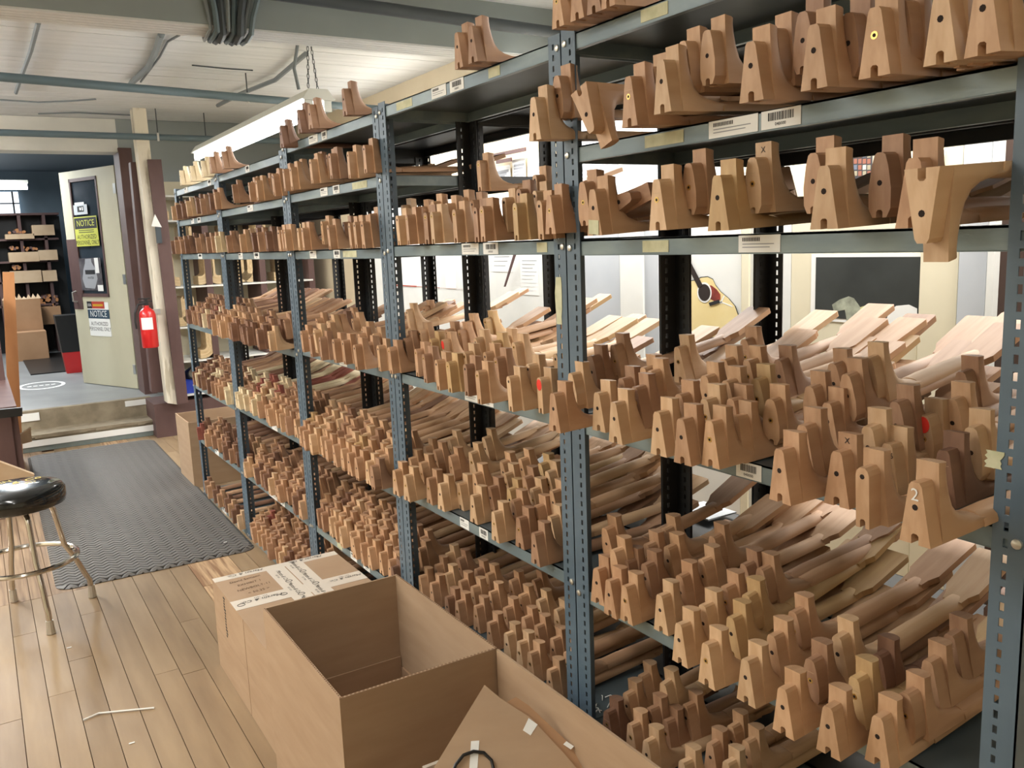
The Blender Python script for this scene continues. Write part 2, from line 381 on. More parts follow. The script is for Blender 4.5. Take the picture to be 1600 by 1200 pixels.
# post beside the doorway, extinguisher, tag
def slant(p0, p1, p2, p3, y0, y1, m):  # quad in the X-Z plane
    return MB().loft([[(p.x, y0, p.z) for p in (p0, p1, p2, p3)], [(p.x, y1, p.z) for p in (p0, p1, p2, p3)]], m)
q = lambda x, y: onY(x, y, 7.2)
o = slant(q(262, 630), q(277, 632), q(226, 150), q(205, 150), 7.2, 7.34, postm).build('trim_6'); struct(o)
o = slant(q(243, 617), q(262, 617), q(228, 250), q(209, 250), 7.36, 7.46, brownp).build('trim_7'); struct(o)
o = slant(q(276, 631), q(292, 627), q(250, 250), q(229, 250), 7.15, 7.19, brownp).build('trim_8'); struct(o)
EX = onY(231, 500, 7.05); ex = empty('fire_extinguisher', (EX.x, EX.y, .76)); tag(ex, 'red fire extinguisher hanging on the post beside the doorway', 'fire extinguisher')
MB().lathe([(.0, 0), (.056, 0), (.060, .008), (.060, .245), (.052, .275), (.03, .297), (.018, .305), (.018, .32)], redm, 24).build('cylinder', ex, smooth=True)
MB().box((-.014, -.014, .318), (.014, .014, .345), blackp).box((-.05, -.008, .345), (.045, .008, .353), blackp).box((-.055, -.008, .368), (.03, .008, .376), blackp).box((-.01, -.01, .34), (.01, .01, .37), blackp).build('valve_handle', ex)
MB().tube([(-.015, -.01, .335), (-.06, -.01, .33), (-.085, -.01, .27), (-.09, -.01, .20), (-.085, -.01, .15)], .008, blackp).build('hose', ex)
lb = MB()
for k in range(6):
    a0 = math.radians(-150+k*14); a1 = math.radians(-150+(k+1)*14)
    P = lambda a, z: (.0605*math.cos(a), .0605*math.sin(a), z)
    lb.add([P(a0, .14), P(a1, .14), P(a1, .23), P(a0, .23)], [(0, 1, 2, 3)], paper)
lb.build('paper_label', ex)
MB().box((-.02, .05, .20), (.02, .06, .32), zinc).box((-.02, .058, .25), (.015, .149, .27), zinc).box((-.02, .140, .24), (.12, .1495, .28), zinc).build('wall_hook', ex)
T = onY(243, 345, 7.14); hm = MB().prism([(T.x-.035, T.z-.04), (T.x+.04, T.z-.05), (T.x+.0, T.z+.05)], 7.135, 7.14, paper, 'Y'); tag(hm.build('hanging_tag'), 'white triangular tag with dark print hung on the brown upright', 'tag')
hm = MB().box((T.x-.008, 7.125, T.z-.17), (T.x+.03, 7.145, T.z-.05), darkcab); tag(hm.build('hand_tool'), 'grey tool hanging below the white triangular tag', 'tool')

# ------------------------------------------------------------------ pipes, rods, cables under the ceiling
def pipe(pts, r, m, label, cat='pipe', name='sprinkler_pipe'):
    o = MB().tube(pts, r, m, 10).build(name, smooth=True); tag(o, label, cat); return o
a = onZ(0, 120, 2.40); c = onZ(400, 154, 2.40); dv = (c-a)
pipe([a-dv*1.2, a+dv*1.75], .024, pipem, 'blue grey ceiling pipe nearer the beam, crossing the aisle')
a = onZ(0, 207, 2.34); c = onZ(230, 214, 2.34); dv = (c-a)
pipe([a-dv*1.2, a+dv*2.3], .024, pipem, 'blue grey ceiling pipe in front of the doorway header')
a = onZ(560, 8, 2.42); c = onZ(860, 50, 2.42); dv = c-a
pipe([a-dv*1.5, a+dv*1.4], .026, darkcab, 'dark pipe running along the near side of the beam')
for (x0, y0, zt), lab in (((387, 153, 2.40), 'thin rod holding the nearer pipe'), ((247, 214, 2.34), 'left thin rod holding the pipe by the doorway'), ((322, 219, 2.34), 'right thin rod holding the pipe by the doorway'), ((560, 176, 2.40), 'thin rod holding the nearer pipe above the racks')):
    p = onZ(x0, y0, zt); h = MB().tube([p, Vector((p.x, p.y, 2.549))], .004, darkcab, 6); h.tube([p+Vector((0, 0, -.03)), p+Vector((0, 0, .03))], .009, zinc, 8)
    tag(h.build('pipe_hanger'), lab, 'pipe hanger')
def cable(pix, z, r, m, label, name='ceiling_cable', sag=0):
    P = [onZ(x_, y_, z) for x_, y_ in pix]; tag(MB().tube(P, r, m, 6).build(name, smooth=True), label, 'cable')
cable([(252, 54), (245, 75), (232, 105), (205, 130)], 2.53, .018, cablem, 'thick grey cable running from the beam towards the doorway')
cable([(280, 55), (262, 65), (250, 88), (220, 128)], 2.54, .006, cablem, 'thin cable beside the thick grey ceiling cable')
cable([(60, 35), (48, 80), (35, 115), (25, 145)], 2.53, .012, cablem, 'grey cable at the far left of the ceiling')
cable([(300, 102), (350, 107), (395, 110)], 2.545, .004, darkcab, 'short dark wire flat on the ceiling right of the cables')
cable([(0, 156), (60, 160), (110, 158), (150, 155)], 2.545, .006, cablem, 'thin wire along the ceiling ending near the doorway')
cable([(340, 165), (375, 147), (430, 125), (478, 84)], 2.52, .014, cablem, 'flexible conduit running to the hanging lamp')
cable([(60, 178), (120, 176), (205, 180)], 2.545, .006, cablem, 'second thin wire reaching the cream post')
h0 = onZ(352, 50, 2.33); hb = empty('cable_bundle', (h0.x, 3.62, 2.33)); tag(hb, 'bundle of grey cables looped under the beam', 'cable bundle')
for k in range(8):
    xx = -.075+k*.022; r_ = .007+.004*(k % 3); y_ = -.012-.010*(k % 2)
    MB().tube([(xx*1.9+.02, y_-.01, .30), (xx*1.5+.01, y_, .16), (xx*1.1, y_, .04), (xx, y_+.015, -.012-.006*(k % 3)), (xx, .06, -.022-.008*(k % 3)), (xx+.01, .13, -.018), (xx+.02, .20, -.012), (xx+.03, .26, .03), (xx+.03, .31, .06)], r_, (cablem, pipem, darkcab)[k % 3], 6).build('cable', hb, smooth=True)

# ------------------------------------------------------------------ hanging fluorescent lamp above the racks
lx = .42; f0 = 4.02; f1 = 6.42; lz = 2.145
lt = empty('hanging_lamp', (lx, f0, lz)); tag(lt, 'long white fluorescent lamp with bare tubes hanging above the racks', 'lamp')
MB().loft([[(-.080, 0, .0), (-.045, 0, .045), (.045, 0, .045), (.080, 0, .0), (.07, 0, -.004), (-.07, 0, -.004)], [(-.080, f1-f0, .0), (-.045, f1-f0, .045), (.045, f1-f0, .045), (.080, f1-f0, .0), (.07, f1-f0, -.004), (-.07, f1-f0, -.004)]], fixm).build('housing', lt)
for s in (-.045, .045):
    MB().tube([(s, .03, -.032), (s, f1-f0-.03, -.032)], .019, tubem, 12).build('tube', lt, smooth=True)
    for yy in (.01, f1-f0-.03): MB().box((s-.018, yy, -.055), (s+.018, yy+.02, -.004), fixm).build('lamp_holder', lt)
for s, yy in ((-.03, .05), (.04, .12)):
    c_ = MB()
    for k in range(18):
        z0 = .055+k*.0205; M_ = Matrix.Translation((s*(1-k/22), yy, z0+.012)) @ Matrix.Rotation(PI/2*(k % 2), 4, 'Z')
        c_.tube([M_ @ Vector((.005*math.cos(t), 0, .013*math.sin(t))) for t in [2*PI*i/8 for i in range(9)]], .0018, darkcab, 4)
    c_.build('chain', lt)
MB().tube([(-.06, .10, .055), (-.075, .10, .15), (-.05, .08, .28), (-.01, .05, .40)], .008, cablem, 6).build('power_cord', lt)
# tube lamp in the back room
bt = empty('back_room_tube_lamp', onY(20, 291, 10.5)); tag(bt, 'bright tube lamp in the dark back room at far left', 'lamp')
MB().box((-1.6, -.04, .03), (.14, .04, .06), fixm).build('housing', bt); MB().tube([(-1.58, 0, 0), (.13, 0, 0)], .035, tubem, 10).build('tube', bt)

# ------------------------------------------------------------------ back-room shelf and boxes
def pbox(x0, y0, x1, y1, Y, dep, m, name, label, cat, group=None, par=None):
    a = onY(x0, y1, Y); c = onY(x1, y0, Y); mb = MB().box((a.x, Y, a.z), (c.x, Y+dep, c.z), m)
    o = mb.build(name, par)
    if not par: tag(o, label, cat, group)
    return o
YS = 12.4
sh = empty('wooden_shelf_unit', (-.4, YS, .28)); tag(sh, 'dark wooden shelf unit full of open boxes in the back room', 'shelf unit')
shP = Matrix.Translation((.4, -YS, -.28))
def shpart(mb, n): o = mb.build(n, sh); o.matrix_parent_inverse = shP; return o
for x0, x1 in ((8, 14), (50, 52), (88, 91), (-40, -34)):
    a = onY(x0, 520, YS); c = onY(x1, 335, YS); shpart(MB().box((a.x, YS, .28), (a.x+.035, YS+.4, c.z), brownp), 'upright')
for y in (335, 376, 412, 445, 483):
    a = onY(-60, y, YS); c = onY(92, y-1, YS); shpart(MB().box((a.x, YS, a.z-.02), (c.x, YS+.4, a.z+.005), brownp), 'shelf_board')
shpart(MB().box((-1.3, YS+.39, .28), (.0, YS+.41, 2.0), blackp), 'back_panel')
for k, (x0, y0, x1, y1, lab) in enumerate([(9, 365, 53, 374, 'pale low tray on the top back-room shelf, left'), (52, 351, 84, 368, 'pale boxes on the top back-room shelf, right'),
    (15, 393, 60, 410, 'pale open box on the second back-room shelf, left'), (62, 390, 89, 407, 'pale box on the second back-room shelf, right'),
    (18, 422, 64, 443, 'pale open box on the third back-room shelf, left'), (68, 422, 88, 440, 'tan box on the third back-room shelf, right'),
    (62, 478, 94, 508, 'brown box low at the right end of the back-room shelf')]):
    pbox(x0, y0, x1, y1, YS-.06, .32, boxpale if k < 6 else boxtan, 'open_box', lab, 'box', 'boxes on the back-room shelf')
for (x0, x1, y, lab) in ((12, 50, 364, 'pile of dark wood offcuts in the top back-room tray'), (16, 58, 391, 'coils and blocks in the second back-room box'), (20, 34, 420, 'small parts in the third back-room box'), (63, 90, 476, 'bundle of round sticks lying on the lower back-room shelf')):
    mb = MB()
    for k in range(26 if y > 460 else 14):
        p = onY(x0+rnd.random()*(x1-x0), y-rnd.random()*(14 if y > 460 else 5), YS)
        mb.tube([p+Vector((0, 0, 0)), p+Vector((rnd.uniform(-.02, .02), .3, 0))], .018, orangew if k % 3 else brownp, 6)
    tag(mb.build('offcut_pile'), lab, 'offcuts', kind='stuff')
def openbox(name, x0, y0, z0, x1, y1, z1, t=.006, mo=card, mi=cardin, floor=True, walls='LRNF', parent=None):
    r = empty(name, ((x0+x1)/2, (y0+y1)/2, z0)) if parent is None else parent
    ox, oy = (x0+x1)/2, (y0+y1)/2
    def P(a, b, n):
        mb = MB(); mb.box((a[0]-ox, a[1]-oy, a[2]-z0), (b[0]-ox, b[1]-oy, b[2]-z0), mo); return mb.build(n, r)
    if 'L' in walls: P((x0, y0, z0), (x0+t, y1, z1), 'side_wall')
    if 'R' in walls: P((x1-t, y0, z0), (x1, y1, z1), 'side_wall')
    if 'N' in walls: P((x0+t, y0, z0), (x1-t, y0+t, z1-.001), 'end_wall')
    if 'F' in walls: P((x0+t, y1-t, z0), (x1-t, y1, z1-.001), 'end_wall')
    if floor: P((x0+t, y0+t, z0), (x1-t, y1-t, z0+t), 'bottom')
    return r
a = onY(11, 520, 11.9); c = onY(62, 466, 11.9)
o = openbox('tall_cardboard_box', a.x, 11.9, .281, c.x, 12.3, c.z, mo=boxtan); tag(o, 'tall tan cardboard box with torn flaps standing in the back room', 'box')
for k in range(8):
    xx = -.2+.4*k/8; MB().loft([[(xx, -.2, c.z-.281), (xx+.06, -.2, c.z-.281), (xx+.03, -.16, c.z-.281+.03+rnd.random()*.04)], [(xx, -.195, c.z-.281), (xx+.06, -.195, c.z-.281), (xx+.03, -.155, c.z-.281+.03+rnd.random()*.04)]], boxpale).build('torn_flap', o)
a = onY(25, 545, 11.6); c = onY(72, 517, 11.6)
tag(MB().box((a.x, 11.6, .281), (c.x, 11.88, c.z), boxtan).build('cardboard_box'), 'low tan cardboard box in front of the tall one in the back room', 'box')
a = onY(92, 548, 9.9); c = onY(118, 495, 9.9)
tb = empty('waste_bin', (a.x+.12, 10.0, .281)); tag(tb, 'dark waste bin with a red lower part behind the door', 'bin')
MB().loft([[(-.09, -.09, .22), (.09, -.09, .22), (.09, .09, .22), (-.09, .09, .22)], [(-.12, -.12, .60), (.12, -.12, .60), (.12, .12, .60), (-.12, .12, .60)]], blackp).build('liner', tb)
MB().loft([[(-.07, -.07, 0), (.07, -.07, 0), (.07, .07, 0), (-.07, .07, 0)], [(-.088, -.088, .22), (.088, -.088, .22), (.088, .088, .22), (-.088, .088, .22)]], redm).build('bucket', tb)

# ------------------------------------------------------------------ bent sides on shelves at the end wall
YB = 7.30
bs = empty('bent_side_shelf', (.3, YB, .3)); tag(bs, 'open shelf of thin white boards holding bent wooden sides beyond the racks', 'shelf unit')
bsP = Matrix.Translation((-.3, -YB, -.3))
def bspart(mb, n): o = mb.build(n, bs); o.matrix_parent_inverse = bsP; return o
SHZ = [onY(262, y, YB).z for y in (620, 567, 513, 449, 393, 344, 305)]
for z in SHZ: bspart(MB().box((.27, YB, z-.014), (1.45, YB+.45, z), whitew), 'shelf_board')
for x_ in (.56, 1.0, 1.42): bspart(MB().box((x_, YB+.01, .28), (x_+.05, YB+.44, 2.0), brownp), 'upright')
bspart(MB().box((.27, YB+.44, .28), (1.47, YB+.46, 2.05), cream), 'back_panel')
def bent(x, z, h, kind, label, wdt=.10):
    """a stack of thin bent sides: seen from the front as nested J curves"""
    r = empty('bent_wood_side', (x, YB+.02, z+.003)); tag(r, label, 'bent wood', 'bent wooden sides on the end shelves')
    n, pt = 8, .0088; R0 = .020 if kind else .035; RM = R0+n*pt; sgn = 1 if kind else -1
    for k in range(n):
        ra, rb = R0+k*pt, R0+(k+1)*pt-.0012; cx = -sgn*.02
        arc = lambda r_, hh: [(cx-sgn*r_, hh)] + [(cx-sgn*r_*math.cos(PI/2*t/6), RM-r_*math.sin(PI/2*t/6)) for t in range(7)] + [(cx+sgn*.02, RM-r_)]
        A_, B_ = arc(ra, h-.01*(k % 3)), arc(rb, h-.01*(k % 3)); mb = MB()
        for i_ in range(len(A_)-1):
            q4 = [A_[i_], A_[i_+1], B_[i_+1], B_[i_]]
            mb.loft([[(a_, 0, b_) for a_, b_ in q4], [(a_, .20, b_) for a_, b_ in q4]], paleply)
        mb.build('strip', r)
names_sh = ['lowest', 'second lowest', 'third', 'fourth', 'fifth', 'sixth', 'top']
for i, z in enumerate(SHZ[:-1]):
    hgt = SHZ[i+1]-z-.045
    if i == 0: continue
    xs = [.36, .50, .68, .82, .94, 1.12, 1.26] if i in (3, 4) else [.325, .46]
    for n_, x_ in enumerate(xs):
        bent(x_, z, min(hgt, .24), (n_+i) % 2, 'pale bent guitar sides, %s from left on the %s end shelf' % (['first', 'second', 'third', 'fourth', 'fifth', 'sixth', 'seventh'][n_], names_sh[i]))
p = onY(300, 614, 7.2); bb = MB().loft([[(-.09, 0, 0), (.17, 0, 0), (.17, .2, 0), (-.09, .2, 0)], [(-.12, -.02, .10), (.2, -.02, .10), (.2, .22, .10), (-.12, .22, .10)]], bluebin).build('parts_bin'); bb.location = (.40, 7.34, SHZ[0]+.001); tag(bb, 'blue plastic bin with a dark coil on the lowest end shelf', 'bin')
mb = MB()
for k in range(5): mb.tube([(.02+(.05+.006*k)*math.cos(2*PI*i/14), .09+.02*k*math.sin(i), .10+.05+(.05+.006*k)*math.sin(2*PI*i/14)) for i in range(15)], .006, blackp, 5)
o = mb.build('cable_coil'); o.location = (.40, 7.34, SHZ[0]); tag(o, 'dark coil of cable lying in the blue bin', 'cable coil')
o = openbox('cardboard_box', -.02, 5.55, .001, .42, 5.95, .42); tag(o, 'open tan cardboard box at the far end of the racks', 'box')
# ------------------------------------------------------------------ steel shelving
PY = [.5749, 1.479, 2.396, 3.3125, 4.370, 5.380]
SZ = [{1: 1.855, 2: 1.640, 3: 1.455, 4: 1.083, 5: .705, 6: .365, 7: .03},
      {1: 1.852, 3: 1.458, 4: 1.083, 5: .722, 6: .365, 7: .03},
      {1: 1.845, 2: 1.663, 3: 1.452, 4: 1.082, 5: .703, 6: .365, 7: .03},
      {1: 1.820, 2: 1.655, 3: 1.452, 4: 1.064, 5: .702, 6: .362, 7: .03},
      {1: 1.816, 2: 1.645, 3: 1.455, 4: 1.055, 5: .692, 6: .360, 7: .03}]
BAYN = ['nearest', 'second', 'third', 'fourth', 'farthest']
SHN = {1: 'top shelf', 2: 'second shelf', 3: 'eye-level shelf', 4: 'fourth shelf', 5: 'fifth shelf', 6: 'sixth shelf', 7: 'floor shelf'}
def slotted(mb, w_, h, m, plane, flip):
    """slotted panel w_ wide and h tall with real slots; plane 'F' lies in y-z at x=0, 'S' in x-z at y=0"""
    t = .002; s0, s1 = w_*.54, w_*.54+.0062
    def bx(a0, a1, z0, z1):
        if flip: a0, a1 = -a1, -a0
        if plane == 'F': mb.box((0, a0, z0), (t, a1, z1), m)
        else: mb.box((a0, 0, z0), (a1, t, z1), m)
    bx(0, s0, 0, h); bx(s1, w_, 0, h)
    z = .03; prev = 0
    while z < h-.02:
        bx(s0, s1, prev, z); prev = z+.0115; z += .0210
    bx(s0, s1, prev, h)
_up = {}
def upright_mesh(m, h, sy, sx):
    k = (m.name, h, sy, sx)
    if k not in _up:
        mb = MB(); slotted(mb, .044, h, m, 'F', sy < 0); 
        mb2 = MB(); slotted(mb2, .044, h, m, 'S', sx < 0)
        v = mb2.v; mb.add(v, mb2.f, m); _up[k] = mb.mesh('upright')
    return _up[k]
bolt_me = MB().lathe([(0, 0), (.007, 0), (.0065, .003), (.003, .0045), (0, .0045)], zinc, 12, Matrix.Rotation(-PI/2, 4, 'Y')).mesh('bolt', smooth=True)
def shelf_mb(L, deep, lm, dm):
    mb = MB(); t = .002
    mb.box((0, 0, -.003), (deep, L, 0), dm)                       # deck
    for x0, x1 in ((0, t), (deep-t, deep)): mb.box((x0, 0, -.030), (x1, L, 0), lm)
    mb.box((0, 0, -.031), (.012, L, -.0295), lm); mb.box((deep-.012, 0, -.031), (deep, L, -.0295), lm)
    for y0, y1 in ((0, t), (L-t, L)): mb.box((t, y0, -.030), (deep-t, y1, -.003), lm)
    return mb
UNITS = []; SHELVES = {}
for rear in (0, 1):
    for b in range(5):
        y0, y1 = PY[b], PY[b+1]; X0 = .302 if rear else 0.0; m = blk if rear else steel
        if b == 0: y0 -= .046
        u = empty('steel_shelving_unit', (X0, y0, 0)); UNITS.append(u)
        tag(u, ('%s bay of black slotted steel shelving standing behind the blue grey front row' if rear else '%s bay of blue grey slotted steel shelving along the aisle, full of guitar necks') % BAYN[b], 'shelving', 'bays of steel shelving')
        L = y1-y0-.0015; H = SZ[b][1]+.012
        for (xx, sx, yy, sy) in ((.0, 1, .0005, 1), (.0, 1, L, -1), (.299, -1, .0005, 1), (.299, -1, L, -1)):
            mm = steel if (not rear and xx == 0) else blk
            p = bpy.data.objects.new('upright', upright_mesh(mm, round(H, 3), sy, sx)); C.objects.link(p); p.parent = u; p.location = (xx-(.002 if sx < 0 else 0), yy-(0.002 if sy < 0 else 0), .0)
            if xx == 0 and not rear:
                for z in SZ[b].values():
                    for dz in (-.015,):
                        q = bpy.data.objects.new('bolt', bolt_me); C.objects.link(q); q.parent = p; q.location = (-.0002, (.012 if sy > 0 else -.010), z+dz)
        for k, z in SZ[b].items():
            if rear and b == 1 and k == 3: continue
            zz = z-.002*rear
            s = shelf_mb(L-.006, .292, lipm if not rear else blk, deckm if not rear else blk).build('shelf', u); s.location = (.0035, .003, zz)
            if not rear: SHELVES[(b, k)] = s
# price labels and tape on the shelf lips
def lip_label(b, k, px, py, wd, kind='label', num=False, dz=0):
    s = SHELVES[(b, k)]; p = onX(px, py, 0); u = s.parent
    y = p.y-u.location.y-.003; mb = MB(); h = .026
    if kind == 'tape':
        mb.box((-.0010, y-wd/2, -.026), (-.0002, y+wd/2, -.005), tape); mb.build('tape_strip', s); return
    mb.box((-.0012, y-wd/2, -.0285), (-.0004, y+wd/2, -.0015), paper)
    Mx = frameM((-.0013, y, -.014), (0, -1, 0), (0, 0, 1))
    if kind == 'bar':
        r_ = random.Random(int(px)); a = -wd*.32
        while a < wd*.32:
            w1 = r_.choice((.0009, .0015, .0022)); mb.box((a, -.003, 0), (a+w1, .009, .0003), ink, Mx); a += w1+r_.choice((.0012, .0018))
        text(mb, '040000', .007, ink, Mx @ Matrix.Translation((0, -.0085, 0)))
    else:
        r_ = random.Random(int(px))
        a = -wd*.40
        while a < 0: mb.box((a, .003, 0), (a+.0018, .009, .0003), ink, Mx); a += .0034
        for q_ in range(2): mb.box((-wd*.40, -.002-q_*.005, 0), (wd*(.36-q_*.1), -.0005-q_*.005, .0003), greytext, Mx)
    mb.build('price_label', s)
for a in [(0, 2, 1143, 196, .105), (0, 2, 1218, 182, .075, 'bar'), (0, 2, 1035, 214, .10, 'tape'), (0, 3, 1022, 381, .07, 'tape'), (0, 3, 1184, 380, .085), (0, 1, 1020, 15, .07, 'tape'),
          (0, 4, 1168, 742, .055, 'bar'), (1, 1, 684, 143, .08), (1, 1, 712, 131, .07, 'bar'), (1, 1, 630, 165, .10, 'tape'), (1, 1, 770, 104, .05, 'tape'),
          (1, 3, 733, 385, .085), (1, 3, 765, 384, .07, 'bar'), (1, 3, 845, 383, .04, 'tape'), (1, 4, 735, 616, .07), (1, 4, 760, 626, .06, 'bar'), (1, 5, 724, 809, .05), (1, 5, 754, 828, .045, 'bar'),
          (2, 1, 488, 215, .09), (2, 1, 505, 208, .05, 'bar'), (2, 2, 505, 300, .07), (2, 2, 524, 296, .06, 'bar'), (2, 2, 560, 286, .12, 'tape'), (2, 3, 488, 397, .07), (2, 3, 525, 396, .06, 'bar'), (2, 3, 545, 396, .12, 'tape'),
          (2, 4, 535, 567, .07), (2, 5, 548, 731, .07), (2, 6, 529, 844, .05, 'tape'), (2, 6, 551, 861, .06), (2, 6, 571, 876, .06, 'bar'),
          (3, 1, 385, 258, .06, 'bar'), (3, 2, 390, 326, .09), (3, 3, 375, 400, .07), (3, 3, 400, 400, .08, 'bar'), (3, 5, 428, 664, .08), (3, 6, 425, 766, .12), (3, 6, 440, 778, .06, 'bar'),
          (4, 1, 326, 283, .07, 'bar'), (4, 1, 290, 298, .08), (4, 2, 300, 344, .07), (4, 2, 310, 343, .07, 'bar'), (4, 3, 312, 402, .09, 'bar'), (4, 6, 338, 704, .09), (4, 7, 350, 800, .09)]:
    lip_label(*a)
# masking tape left on the posts
for (px, py, h, lab) in ((873, 470, .10, 'scraps of old masking tape on the front post between the nearest bays'), (1553, 718, .022, 'scrap of yellowed masking tape on the nearest post at far right')):
    p = onX(px, py, -.0006); n_ = 7; P = []
    for i in range(n_): P.append((p.y-.010+rnd.uniform(-.003, .003), p.z+h/2-h*i/(n_-1)))
    for i in range(n_): P.append((p.y+.010+rnd.uniform(-.003, .003), p.z-h/2+h*i/(n_-1)))
    tag(MB().prism(P, -.0012, -.0003, tape, 'X').build('tape_scrap'), lab, 'tape')

# ------------------------------------------------------------------ guitar neck blanks
NS = .77
TON = [((198, 161, 127), (182, 144, 109)), ((189, 151, 119), (172, 133, 101)), ((206, 174, 139), (192, 157, 121)), ((170, 134, 106), (152, 115, 89)),
       ((136, 101, 80), (118, 86, 68)), ((218, 202, 170), (206, 186, 150)), ((154, 92, 76), (134, 76, 66)), ((198, 167, 123), (184, 151, 108))]
TNAME = ['tan', 'reddish tan', 'light tan', 'brown', 'dark brown', 'pale maple', 'red brown', 'golden']
WM = [mat('mahogany tone %d' % i, a, .55, 0, b_, 9, (.5, 7, 2.2), detail=6, lo=.36, hi=.62, bump=.06, tint=.10) for i, (a, b_) in enumerate(TON)]
def neck_geo(shape, wm):
    s = NS; G = {}
    # dovetail or tenon: the front block, profile in y-z
    if shape == 'dovetail': side = [(.0268, 0), (.0245, .012), (.0110, .094), (.0070, .100)]; nw, nh, hz, hr = .0062, .017, .060, .0050
    elif shape == 'tenon': side = [(.0125, 0), (.0125, .090), (.0100, .098), (.0050, .103)]; nw, nh, hz, hr = .0050, .015, .088, .0044
    else: side = [(.0130, 0), (.0200, .014), (.0205, .045), (.0150, .080), (.0100, .097), (.0050, .101)]; nw, nh, hz, hr = .0058, .012, .054, .0046
    poly = side + [(-a, z) for a, z in reversed(side)] + [(-nw, 0), (-nw, nh-.003), (-nw*.5, nh), (nw*.5, nh), (nw, nh-.003), (nw, 0)]
    d = MB(); d.prism([(a*s, z*s) for a, z in poly], -.030*s, .001*s, wm)
    ring = [(hr*s*math.cos(2*PI*k/8), hz*s+hr*s*math.sin(2*PI*k/8)) for k in range(8)]
    d.prism(ring, -.0304*s, -.0298*s, dark)
    G['dovetail'] = d
    br = MB(); br.prism([(a*1.25, (b_-hz*s)*1.25+hz*s) for a, b_ in ring], -.0306*s, -.0298*s, brass); br.prism([(a*.6, (b_-hz*s)*.6+hz*s) for a, b_ in ring], -.0308*s, -.0298*s, dark); lw = side[1][0]*.42 if shape != 'tenon' else .011; br.box((-.0302*s, -lw*s, .0725*s), (-.0298*s, lw*s, .0733*s), boxpale); G['insert'] = br
    # heel, profile narrowing upwards, back swept down into the shaft
    st = [(0, .0268, .150), (.012, .0262, .150), (.018, .0256, .112), (.025, .0246, .082), (.035, .0234, .060), (.050, .0222, .046), (.072, .0208, .037), (.095, .0196, .032), (.112, .0190, .030), (.128, .0190, .031)]
    R_ = []
    for z, hw, dp in st:
        q = .72 if dp < .1 else .9
        zt = lambda x_: (z - (.005 if z > .125 else 0)*(x_/dp))*s
        R_.append([(0, -hw*s, zt(0)), (dp*.55*s, -hw*s*.97, zt(dp*.55)), (dp*.85*s, -hw*q*s, zt(dp*.85)), (dp*s, -hw*.3*s, zt(dp)), (dp*s, hw*.3*s, zt(dp)), (dp*.85*s, hw*q*s, zt(dp*.85)), (dp*.55*s, hw*s*.97, zt(dp*.55)), (0, hw*s, zt(0))])
    G['heel'] = MB().loft(R_, wm)
    # shaft: D section, fingerboard side down
    def dsec(x_, hw, h, z0=0):
        P = [(x_*s, hw*s, z0*s)]
        for k in range(0, 8): a = PI*k/7; P.append((x_*s, hw*s*math.cos(a), (z0+.005+(h-.005)*math.sin(a))*s))
        P.append((x_*s, -hw*s, z0*s)); return P
    G['shaft'] = MB().loft([dsec(.11, .0272, .0215), dsec(.16, .0265, .024), (dsec(.27, .0245, .0225)), dsec(.375, .0225, .021), dsec(.398, .0225, .024), dsec(.405, .024, .018)], wm)
    # headstock paddle, tilted up from the shaft
    t = math.radians(15); x0 = .385
    def hp(u, y, n): return ((x0+u*math.cos(t)-n*math.sin(t))*s, y*s, (.001+u*math.sin(t)+n*math.cos(t))*s)
    out = [(0, .022), (.020, .026), (.045, .039), (.19, .043), (.196, .040), (.196, -.040), (.19, -.043), (.045, -.039), (.020, -.026), (0, -.022)]
    G['headstock'] = MB().loft([[hp(u, y, 0) for u, y in out], [hp(u, y, .0165) for u, y in out]], wm)
    return G
PROTO = {}
def proto(shape, tone, ins):
    k = (shape, tone, ins)
    if k not in PROTO:
        g = neck_geo(shape, WM[tone]); me = {}
        for n_ in ('dovetail', 'heel', 'shaft', 'headstock'): me[n_] = g[n_].mesh(n_, smooth=(42 if n_ in ('heel', 'shaft') else False))
        if ins: me['insert'] = g['insert'].mesh('insert')
        PROTO[k] = me
    return PROTO[k]
NECKS = []   # dict(bay, shelf, row, M, shape, tone, extra)
def neck(b, k, row, P, shape=None, tone=None, pitch=None, yaw=None, scale=1.0, rx=0, extra=None, base=False, nrow=None):
    pitch = {0: 2.5, 1: 5.0, 2: 7.0}.get(row, 8.5) if pitch is None else pitch
    if k in (1, 2, 3): pitch = min(pitch, 2.0)
    pitch += rnd.uniform(-.8, .8); yaw = rnd.gauss(0, 2.2) if yaw is None else yaw
    R_ = Matrix.Rotation(math.radians(yaw), 4, 'Z') @ Matrix.Rotation(math.radians(-pitch), 4, 'Y') @ Matrix.Rotation(math.radians(rx), 4, 'X')
    off = R_ @ (Vector((-.03, 0, 0 if base else .100))*NS*scale)
    NECKS.append(dict(b=b, k=k, row=row, M=Matrix.Translation(Vector(P)-off) @ R_ @ Matrix.Scale(scale, 4), shape=shape, tone=tone, extra=extra, ins=rnd.random() < .45))
def pick(ws): 
    t = rnd.random()*sum(ws); 
    for i, a in enumerate(ws):
        t -= a
        if t <= 0: return i
    return 0
TW = {0: [5, 4, 3, 2.5, .2, 0, 0, .8], 1: [5, 4, 4, 1.2, .1, 0, 0, .5], 2: [5, 5, 3, 2, .3, 0, 0, .4], 3: [3, 5, 1, 5, 2.5, .4, .2, 0], 4: [1, 3, .3, 4, 7, .3, .3, 0]}
TOPH = .100*NS
